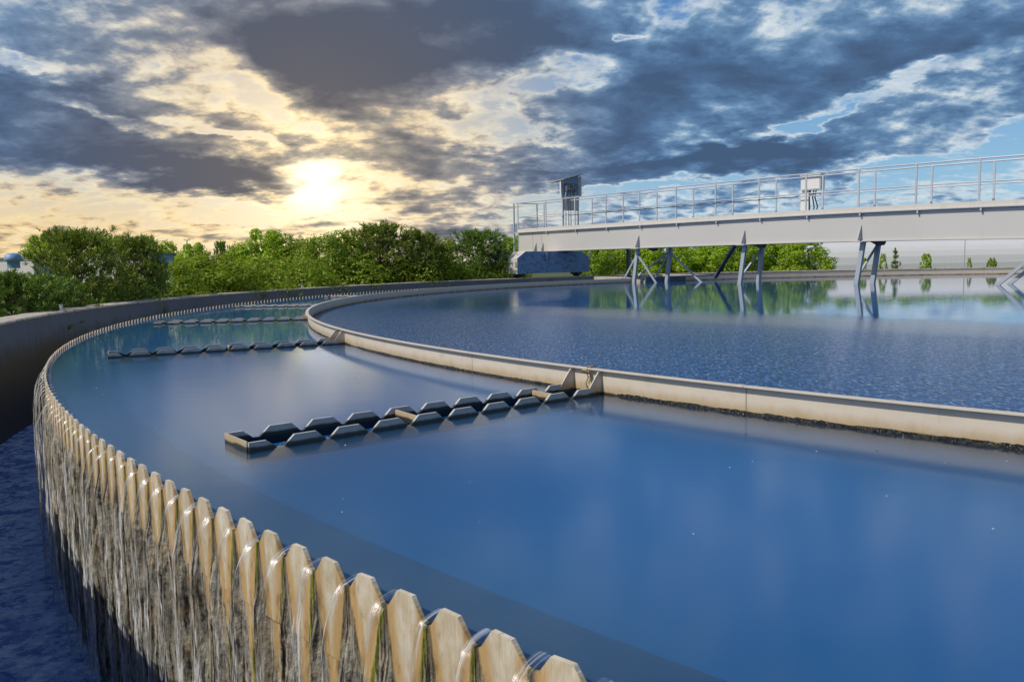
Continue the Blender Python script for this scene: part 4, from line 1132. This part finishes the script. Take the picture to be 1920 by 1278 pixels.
def make_pine(seed, H, W, tufts, needle, droop=0.0, sparse=1.0, base=0.10, cone=False):
    """meshes (crown, trunk) of a young pine: whorled limbs ending in brushes of needles"""
    rnd = random.Random(seed); cr = MB(); tr = MB()
    limb(tr, Vector((0, 0, -0.1)), Vector((rnd.uniform(-.03, .03) * W, 0, H * 0.97)), H * 0.020 + 0.015, 0.008, rnd, 7, 0.012)
    def tuft(p, d, s):
        d = d.normalized(); a = d.orthogonal().normalized(); b = d.cross(a)
        for q in range(15):
            ph = rnd.uniform(0, 6.283); op = rnd.uniform(0.25, 1.25)
            e = d * math.cos(op) + (a * math.cos(ph) + b * math.sin(ph)) * math.sin(op)
            st = p + d * rnd.uniform(-.6, .5) * s
            sd = e.cross(Vector((rnd.uniform(-1, 1), rnd.uniform(-1, 1), rnd.uniform(-1, 1)))).normalized() * s * 0.085
            o = len(cr.v); tip = st + e * s * rnd.uniform(.7, 1.15)
            cr.v += [tuple(st - sd), tuple(st + sd), tuple(tip + sd * .5), tuple(tip - sd * .5)]; cr.f.append((o, o + 1, o + 2, o + 3))
    nw = max(8, int(14 * H / 3)); per = max(3, int(tufts / nw / 6))
    for i in range(nw):
        h = base + (0.93 - base) * i / (nw - 1)
        reach = W / 2 * ((1 - ((h - .30) / .72) ** 2 if h > .3 else 1 - ((.3 - h) / .5) ** 2) ** 0.6) * rnd.uniform(0.78, 1.08)
        if cone: reach = W / 2 * (1.04 - h)
        for j in range(6 if h < .8 else 5):
            if rnd.random() > sparse: continue
            a = j * 1.047 + i * 0.6 + rnd.uniform(-.35, .35); L = reach * rnd.uniform(.7, 1.12)
            p = Vector((0, 0, h * H)); q = p + Vector((math.cos(a) * L, math.sin(a) * L, L * rnd.uniform(.30, .85) - droop * L))
            q.z = min(q.z, H * 0.985)
            limb(tr, p, q, 0.006 * H + .002, 0.003, rnd, 4, .04)
            for t in range(per):
                f = rnd.uniform(0.28, 1.0) if t else 1.0
                sp = 0.26 * L * (1.15 - abs(f - .6)) + 0.03 * W
                c = p.lerp(q, f) + Vector((rnd.uniform(-1, 1), rnd.uniform(-1, 1), rnd.uniform(-.5, .8))) * sp * (t > 0)
                tuft(c, Vector((math.cos(a) * .5, math.sin(a) * .5, rnd.uniform(.6, 1.3))), needle * rnd.uniform(.75, 1.2))
    for i in range(0 if cone else 26):                              # young shoots standing out of the crown
        a = rnd.uniform(0, 6.283); r_ = W * .5 * math.sqrt(rnd.random()) * .85; z = H * (.97 - .55 * (r_ / (W * .5)) ** 1.6)
        for q in range(int(rnd.uniform(2, 6))): tuft(Vector((math.cos(a) * r_, math.sin(a) * r_, z + q * needle * .42)), Vector((0, 0, 1)), needle * rnd.uniform(.5, .75))
    for i in range(16):                                             # upright shoots at the top
        a = rnd.uniform(0, 6.283); r_ = rnd.uniform(0, .03 if cone else .17) * W; z = H * (rnd.uniform(.86, 1.0) - r_ / W * .5)
        for q in range(3): tuft(Vector((math.cos(a) * r_, math.sin(a) * r_, z + q * needle * .5)), Vector((0, 0, 1)), needle * .8)
    return cr, tr
KINDS = {}
def kind(name, crown, trunk, leafm):
    a = crown.build('crown', leafm, fix=False).data; b = trunk.build('trunk', M_bark, fix=False).data
    for o in [o for o in col.objects if o.data in (a, b)]: bpy.data.objects.remove(o)
    zs = [v[2] for v in crown.v]; xs = [abs(v[0]) for v in crown.v]
    KINDS[name] = (a, b, max(zs), 2 * sorted(xs)[int(len(xs) * .985)], leafm)
kind('round_a', *make_deciduous(1, 3.4, 2.6, 0.105, 8600), M_leaf_b)
kind('round_b', *make_deciduous(2, 3.4, 2.4, 0.100, 8400, .10, 52), M_leaf_b)
kind('olive_a', *make_deciduous(3, 3.0, 2.8, 0.095, 7600, .05, 60), M_leaf_o)
kind('olive_b', *make_deciduous(4, 3.0, 2.6, 0.100, 7200, .05, 54), M_leaf_o)
kind('bush_a', *make_deciduous(5, 2.0, 2.7, 0.082, 7600, .03, 60), M_leaf_o)
kind('bush_b', *make_deciduous(6, 2.0, 2.6, 0.082, 7600, .03, 56), M_leaf_b)
kind('pine_a', *make_pine(11, 3.0, 2.6, 1000, 0.14, 0, 1.0, .05), M_needle_d)
kind('pine_b', *make_pine(12, 3.2, 2.5, 1300, 0.12, 0, 1.0, .06), M_needle_o)
kind('pine_c', *make_pine(13, 3.2, 2.0, 640, 0.13, 0, .82), M_needle_o)
kind('pine_d', *make_pine(14, 2.2, 1.6, 330, 0.11, 0, .85), M_needle_b)
kind('spruce', *make_pine(15, 1.6, 1.0, 420, 0.07, .45, 1.0, .04, True), M_needle_b)
kind('sapling', *make_deciduous(16, 1.4, 0.7, 0.085, 300, .06, 14), M_leaf_b)
kind('sapling_b', *make_deciduous(17, 1.0, 0.9, 0.08, 230, .06, 12), M_leaf_o)
def plant(kd, name, cat, px, py, dist, wpx, label, group, crown_mat=None, rot=0.0, zg=Z_GROUND):
    """a tree whose top shows at (px, py) from the camera, dist metres away, about wpx wide"""
    d = ray(px, py); h = math.hypot(d.x, d.y)
    ux, uy = d.x / h, d.y / h                                      # stay outside the tank wall, crown and all
    bq = ux * CX + uy * CY; rad = R_WALL + 0.55
    far = bq + math.sqrt(bq * bq - (CX * CX + CY * CY - rad * rad))
    dist = max(dist, far * 1.0 + 0.62 * wpx / FPX * max(dist, far))
    x, y = ux * dist, uy * dist
    ztop = Z_CAM + d.z / h * dist + (6 / FPX * dist if cat != 'plant' else 0)
    cr, tr, H0, W0, lm = KINDS[kd]
    sz = (ztop - zg) / H0; sx = wpx * (1.15 if cat != 'plant' else 1.0) / FPX * dist / W0
    t = thing(name, (x, y, zg), label, cat, group); t['at'] = (0.0, 0.0, 0.0)
    t.scale = (sx, sx, sz); t.rotation_euler = (0, 0, rot)
    for me, nm in ((cr, 'crown'), (tr, 'trunk')):
        o = bpy.data.objects.new(nm, me); col.objects.link(o); o.parent = t
        if nm == 'crown' and crown_mat is not None and crown_mat is not lm:
            o.material_slots[0].link = 'OBJECT'; o.material_slots[0].material = crown_mat
    return t
PG, DG, BG, HG, AG = 'pines beyond the tank wall', 'broadleaf trees beyond the tank wall', 'bushes along the tank wall', 'hedge trees seen under the bridge', 'trees behind the white hall'
TREES = [
 # kind, name, category, px, py, distance, width px, label, group
 ('pine_a', 'pine_tree', 'tree', 18, 508, 15.2, 140, 'dark clumpy pine at the left edge of the photo, just below the blue vent dome', PG, M_needle_d),
 ('pine_a', 'pine_tree', 'tree', 86, 520, 14.6, 110, 'low dark pine just left of the first white post on the wall', PG, M_needle_d),
 ('round_a', 'broadleaf_tree', 'tree', 78, 446, 70, 60, 'bright green tree showing left of the tall pine', DG, None),
 ('pine_b', 'pine_tree', 'tree', 140, 426, 18.5, 128, 'tall broad olive pine, the highest at left, above the first white post', PG, M_needle_o),
 ('round_b', 'broadleaf_tree', 'tree', 192, 443, 80, 50, 'narrow bright green tree between the two big pines at left', DG, None),
 ('pine_b', 'pine_tree', 'tree', 248, 440, 20, 88, 'second big olive pine, hiding the middle of the white shed', PG, M_needle_o),
 ('round_a', 'broadleaf_tree', 'tree', 222, 449, 80, 44, 'bright tree peeping out on the left side of the second pine', DG, None),
 ('round_b', 'broadleaf_tree', 'tree', 278, 445, 80, 44, 'bright tree peeping out on the right side of the second pine', DG, None),
 ('pine_d', 'pine_tree', 'tree', 284, 484, 18, 50, 'small dark bluish pine before the shaded end of the white shed', PG, M_needle_b),
 ('bush_a', 'bush', 'bush', 230, 515, 17, 130, 'dull olive bush below the white shed', BG, M_needle_o),
 ('round_b', 'broadleaf_tree', 'tree', 316, 455, 80, 40, 'slim bright tree just right of the white shed', DG, None),
 ('round_a', 'broadleaf_tree', 'tree', 366, 460, 29, 66, 'bright tree beside the lamp mast', DG, None),
 ('olive_a', 'broadleaf_tree', 'tree', 322, 492, 20, 112, 'leafy olive tree rising from the wall below the lamp mast', DG, None),
 ('olive_b', 'broadleaf_tree', 'tree', 398, 476, 23, 130, 'wide olive tree right of the lamp mast', DG, None),
 ('pine_c', 'pine_tree', 'tree', 414, 452, 31, 34, 'small dark pine top poking out left of the round bright tree', PG, M_needle_d),
 ('round_b', 'broadleaf_tree', 'tree', 446, 458, 30, 66, 'low bright tree beside the small dark pine top', DG, None),
 ('round_a', 'broadleaf_tree', 'tree', 494, 434, 30, 96, 'round bright tree left of the sun glow', DG, None),
 ('olive_b', 'broadleaf_tree', 'tree', 550, 444, 30, 92, 'olive tree under the left part of the sun glow', DG, None),
 ('olive_a', 'broadleaf_tree', 'tree', 604, 441, 29, 92, 'olive tree right below the sun glow', DG, None),
 ('round_b', 'broadleaf_tree', 'tree', 648, 434, 30, 84, 'light green tree right of the sun glow', DG, M_leaf_o),
 ('pine_b', 'pine_tree', 'tree', 712, 418, 31, 116, 'tallest olive pine of the middle row, halfway from the sun to the bridge', PG, M_needle_o),
 ('pine_c', 'pine_tree', 'tree', 776, 430, 31, 74, 'thin ragged pine with bare shoots right of the tallest middle pine', PG, M_needle_o),
 ('pine_c', 'pine_tree', 'tree', 804, 436, 32, 60, 'second thin ragged pine, before the small dark cloud', PG, M_needle_o),
 ('round_b', 'broadleaf_tree', 'tree', 826, 450, 30, 60, 'low green tree in the dip left of the dark round pine', DG, M_leaf_o),
 ('pine_b', 'pine_tree', 'tree', 896, 432, 29, 112, 'dark round pine nearest the bridge carriage', PG, M_needle_d),
 ('pine_d', 'pine_tree', 'tree', 934, 456, 28, 46, 'small bluish pine between the dark round pine and the carriage', PG, M_needle_b),
 ('round_a', 'broadleaf_tree', 'tree', 962, 447, 46, 60, 'bright tree behind the outer end of the bridge', DG, None),
 ('bush_a', 'bush', 'bush', 470, 487, 24, 130, 'sunlit bush below the round bright tree', BG, M_leaf_o),
 ('bush_a', 'bush', 'bush', 560, 484, 25, 130, 'sunlit bush behind the second white post', BG, M_leaf_o),
 ('bush_b', 'bush', 'bush', 655, 482, 26, 130, 'sunlit bush right of the second white post', BG, M_leaf_o),
 ('bush_a', 'bush', 'bush', 745, 484, 27, 130, 'sunlit bush below the tallest middle pine', BG, M_leaf_o),
 ('bush_b', 'bush', 'bush', 826, 488, 28, 110, 'sunlit bush left of the dark round pine', BG, M_leaf_o),
 ('bush_a', 'bush', 'bush', 905, 494, 28, 100, 'low shaded bush at the foot of the dark round pine', BG, M_leaf_o),
]
hedge_labels = ['first bright hedge tree right of the carriage', 'second bright hedge tree, behind the slim dark post', 'third hedge tree, behind the first pair of legs',
    'fourth hedge tree, right of the first legs', 'fifth hedge tree, behind the raking dark strut', 'sixth hedge tree, halfway between first and second legs',
    'seventh hedge tree, just left of the second legs', 'eighth hedge tree, behind the second pair of legs', 'ninth hedge tree, right of the second legs', 'last hedge tree, against the end of the white hall']
for i, lab in enumerate(hedge_labels):
    TREES.append((('round_a', 'round_b')[i % 2], 'hedge_tree', 'tree', 1112 + i * 44, 447 - (i * 37 % 9), 44 + (i * 5 % 3), 74, lab, HG, None))
hall_labels = ['tree behind the white hall, above its left end', 'tree behind the hall, left of the third bridge legs', 'tree behind the hall, right of the third bridge legs', 'tree behind the hall, above the young spruce',
    'tree behind the hall, above the tallest sapling', 'tree behind the hall, left of its thin mast', 'tree behind the hall, right of its thin mast', 'tree behind the hall at the right edge of the photo']
for i, lab in enumerate(hall_labels):
    TREES.append((('round_b', 'round_a')[i % 2], 'broadleaf_tree', 'tree', 1545 + i * 54, 434 - (i * 31 % 11), 74 + (i % 3) * 2, 84, lab, AG, None))
for i, (kd, nm, ct, px, py, ds, wp, lb, gp, mt) in enumerate(TREES):
    plant(kd, nm, ct, px, py, ds, wp, lb, gp, mt, rot=i * 2.1)
SG = 'saplings before the white hall'
for i, (kd, px, py, wp, lb) in enumerate((('sapling_b', 1530, 498, 20, 'tiny sapling at the left end of the white hall'), ('sapling_b', 1552, 488, 24, 'small loose sapling left of the third bridge legs'), ('sapling', 1618, 481, 18, 'thin sapling between the third pair of bridge legs'),
        ('sapling', 1656, 474, 14, 'slim upright sapling just left of the young spruce'), ('sapling', 1737, 474, 22, 'tallest bushy sapling, right of the young spruce'), ('sapling', 1818, 482, 8, 'very thin dark sapling beside the mast'), ('sapling_b', 1860, 482, 22, 'sparse sapling near the right edge of the photo'))):
    plant(kd, 'sapling', 'plant', px, py, 44, wp, lb, SG, None, i * 1.3)
plant('spruce', 'young_spruce', 'tree', 1679, 470, 44, 26, 'small dark conical spruce before the white hall', None, M_needle_d, 0.4)

# ------------------------------------------------------------------ buildings and masts beyond
def hall_mat():
    m, k, b = mat('white_membrane', (0.66, 0.64, 0.60), 0.55)
    p = wpos(k); x, y, z = k.sep(p)
    w = k.m('FRACT', k.m('MULTIPLY', x, 2.6))
    rib = k.rng(k.m('ABSOLUTE', k.m('SUBTRACT', w, 0.5)), 0.0, 0.08, 1.0, 0.0)
    c = k.mix(k.m('MULTIPLY', rib, 0.10), k.mix(k.noise(p, 0.8, 4), (0.60, 0.595, 0.58), (0.66, 0.65, 0.635)), (0.42, 0.42, 0.41))
    for h in (0.62, 1.45):
        c = k.mix(k.rng(k.m('ABSOLUTE', k.m('SUBTRACT', z, h - 0.1)), 0.0, 0.02, 0.4, 0.0), c, (0.36, 0.37, 0.38))
    k.put(b.inputs['Base Color'], c); bump(k, b, rib, 0.08, 0.02)
    return m
HX0, HX1, HY0, HW = 21.45, 60.0, 60.0, 7.0
hall = thing('tunnel_hall', (HX0, HY0, Z_GROUND), 'long low white tunnel hall with a ribbed curved roof, beyond the tank at right', 'hall')
pr = []
for i in range(19):                                                 # a rounded arch that leans back from the ground up
    a = math.pi * i / 18; pr.append((HW / 2 - math.copysign(abs(math.cos(a)) ** 0.75, math.cos(a)) * HW / 2, Z_GROUND + 3.02 * math.sin(a) ** 0.62))
b = MB(); n = 56; L = len(pr); vs = []; fs = []
for i in range(n + 1):
    x = HX0 + (HX1 - HX0) * i / n
    vs += [(x, HY0 + yy, z) for yy, z in pr]
fs = [(i * L + q, (i + 1) * L + q, (i + 1) * L + q + 1, i * L + q + 1) for i in range(n) for q in range(L - 1)]
b.add(vs, fs); b.build('roof_skin', hall_mat(), hall)
b = MB(); b.add([(HX0, HY0 + yy, z) for yy, z in pr] + [(HX1, HY0 + yy, z) for yy, z in pr], [tuple(range(L)), tuple(range(L, 2 * L))[::-1]]); b.build('gable_wall', M_box, hall)
b = MB(); b.box((HX0 - 0.06, HY0 - 0.06, Z_GROUND), (HX0 + 0.06, HY0 + 0.05, 1.5)); b.build('corner_post', M_darksteel, hall)

d = ray(1808, 500); t = 52 / d.y
b = MB(); p = Vector((d.x * t, d.y * t, Z_GROUND)); b.tube([p, p + Vector((0, 0, 3.1))], [0.035, 0.022], 8); b.tube([p + Vector((0, 0, 3.1)), p + Vector((0.0, 0, 3.2))], 0.05, 8)
tag(b.build('thin_mast', M_leg, origin=p), 'thin grey mast standing before the white hall', 'mast')

d = ray(353, 500); h = math.hypot(d.x, d.y); p = Vector((d.x / h * 48, d.y / h * 48, Z_GROUND)); zt = Z_CAM + (ray(353, 451).z / math.hypot(*ray(353, 451).xy)) * 48
lm = thing('lamp_mast', p, 'thin pale lamp mast rising above the trees at left', 'street lamp')
b = MB(); b.tube([p, Vector((p.x, p.y, zt))], [0.05, 0.03], 8); b.build('pole', M_box, lm)
for s in (-1, 1):
    b = MB(); q = Vector((p.x, p.y, zt)); b.bar(q, q + Vector((0.16 * s, 0, 0.06)), 0.09, 0.05); b.build('lamp_head', M_box, lm)

M_white = paint_mat('white_cladding', (0.66, 0.63, 0.59), (0.4, 0.36, 0.3), 0.15, 0.5)
M_shade_dome_blue = paint_mat('shade_and_dome_blue', (0.20, 0.33, 0.52), (0.12, 0.18, 0.28), 0.2, 0.5)  # shade of the side walls put into the colour; the dome's own blue
M_roof, _, _ = mat('flat_roof', (0.20, 0.21, 0.23), 0.8)
def shed(name, label, corner_px, top_py, dist, left_len, right_len, ang):
    """box with its near corner at corner_px; one wall runs off to the left, the other to the right"""
    d = ray(corner_px, top_py); h = math.hypot(d.x, d.y); c = Vector((d.x / h * dist, d.y / h * dist, 0)); zt = Z_CAM + d.z / h * dist
    e = Vector((-math.cos(ang), math.sin(ang), 0)); a = Vector((math.sin(ang), math.cos(ang), 0))
    t = thing(name, (c.x, c.y, Z_GROUND), label, 'building')
    L, Rr = e * left_len, a * right_len
    up = lambda p, z: Vector((p.x, p.y, z))
    b = MB(); b.poly([up(c, Z_GROUND), up(c + L, Z_GROUND), up(c + L, zt), up(c, zt)], Rr * 0.02); b.build('front_wall', M_white, t)
    b = MB(); b.poly([up(c + Rr * .02, Z_GROUND), up(c + Rr, Z_GROUND), up(c + Rr, zt), up(c + Rr * .02, zt)], L * 0.02); b.build('side_wall', M_shade_dome_blue, t)
    b = MB(); b.poly([up(c - a * .1 - e * .1, zt), up(c + Rr + a * .1 - e * .1, zt), up(c + Rr + L + a * .1, zt), up(c + L - a * .1, zt)], (0, 0, 0.12)); b.build('roof', M_roof, t)
    b = MB(); b.poly([up(c + L, Z_GROUND), up(c + L + Rr, Z_GROUND), up(c + L + Rr, zt), up(c + L, zt)], L * -0.02); b.poly([up(c + Rr, Z_GROUND), up(c + Rr + L, Z_GROUND), up(c + Rr + L, zt), up(c + Rr, zt)], Rr * -0.02); b.build('rear_wall', M_white, t)
    return t, c, zt, a, e
shed('industrial_shed', 'white industrial shed with a blue shaded end, half hidden by the pines', 286, 477, 70, 8.0, 2.2, R(20))
t, c, zt, a, e = shed('works_building', 'white works building with a blue vent dome at the left edge', 62, 485, 62, 9.0, 2.5, R(15))
def vent(px0, px1, py, dist):
    d = ray((px0 + px1) / 2, py); h = math.hypot(d.x, d.y); p = Vector((d.x / h * dist, d.y / h * dist, 0)); z = Z_CAM + d.z / h * dist; r = (px1 - px0) / FPX * dist / 2
    b = MB(); pts = [(0, z), (r * .55, z - .03), (r * .85, z - .14), (r, z - .34), (r, z - .5), (r * .7, z - .55), (r * .7, z - .95)]
    seg = 24; vs = [(p.x + q * math.cos(2 * math.pi * i / seg), p.y + q * math.sin(2 * math.pi * i / seg), zz) for q, zz in pts for i in range(seg)]
    b.add(vs, [(j * seg + i, j * seg + (i + 1) % seg, (j + 1) * seg + (i + 1) % seg, (j + 1) * seg + i) for j in range(len(pts) - 1) for i in range(seg)])
    return b, p, z
b, p, z = vent(11, 37, 474, 60)
o = b.build('vent_dome', M_shade_dome_blue, t, smooth=True)
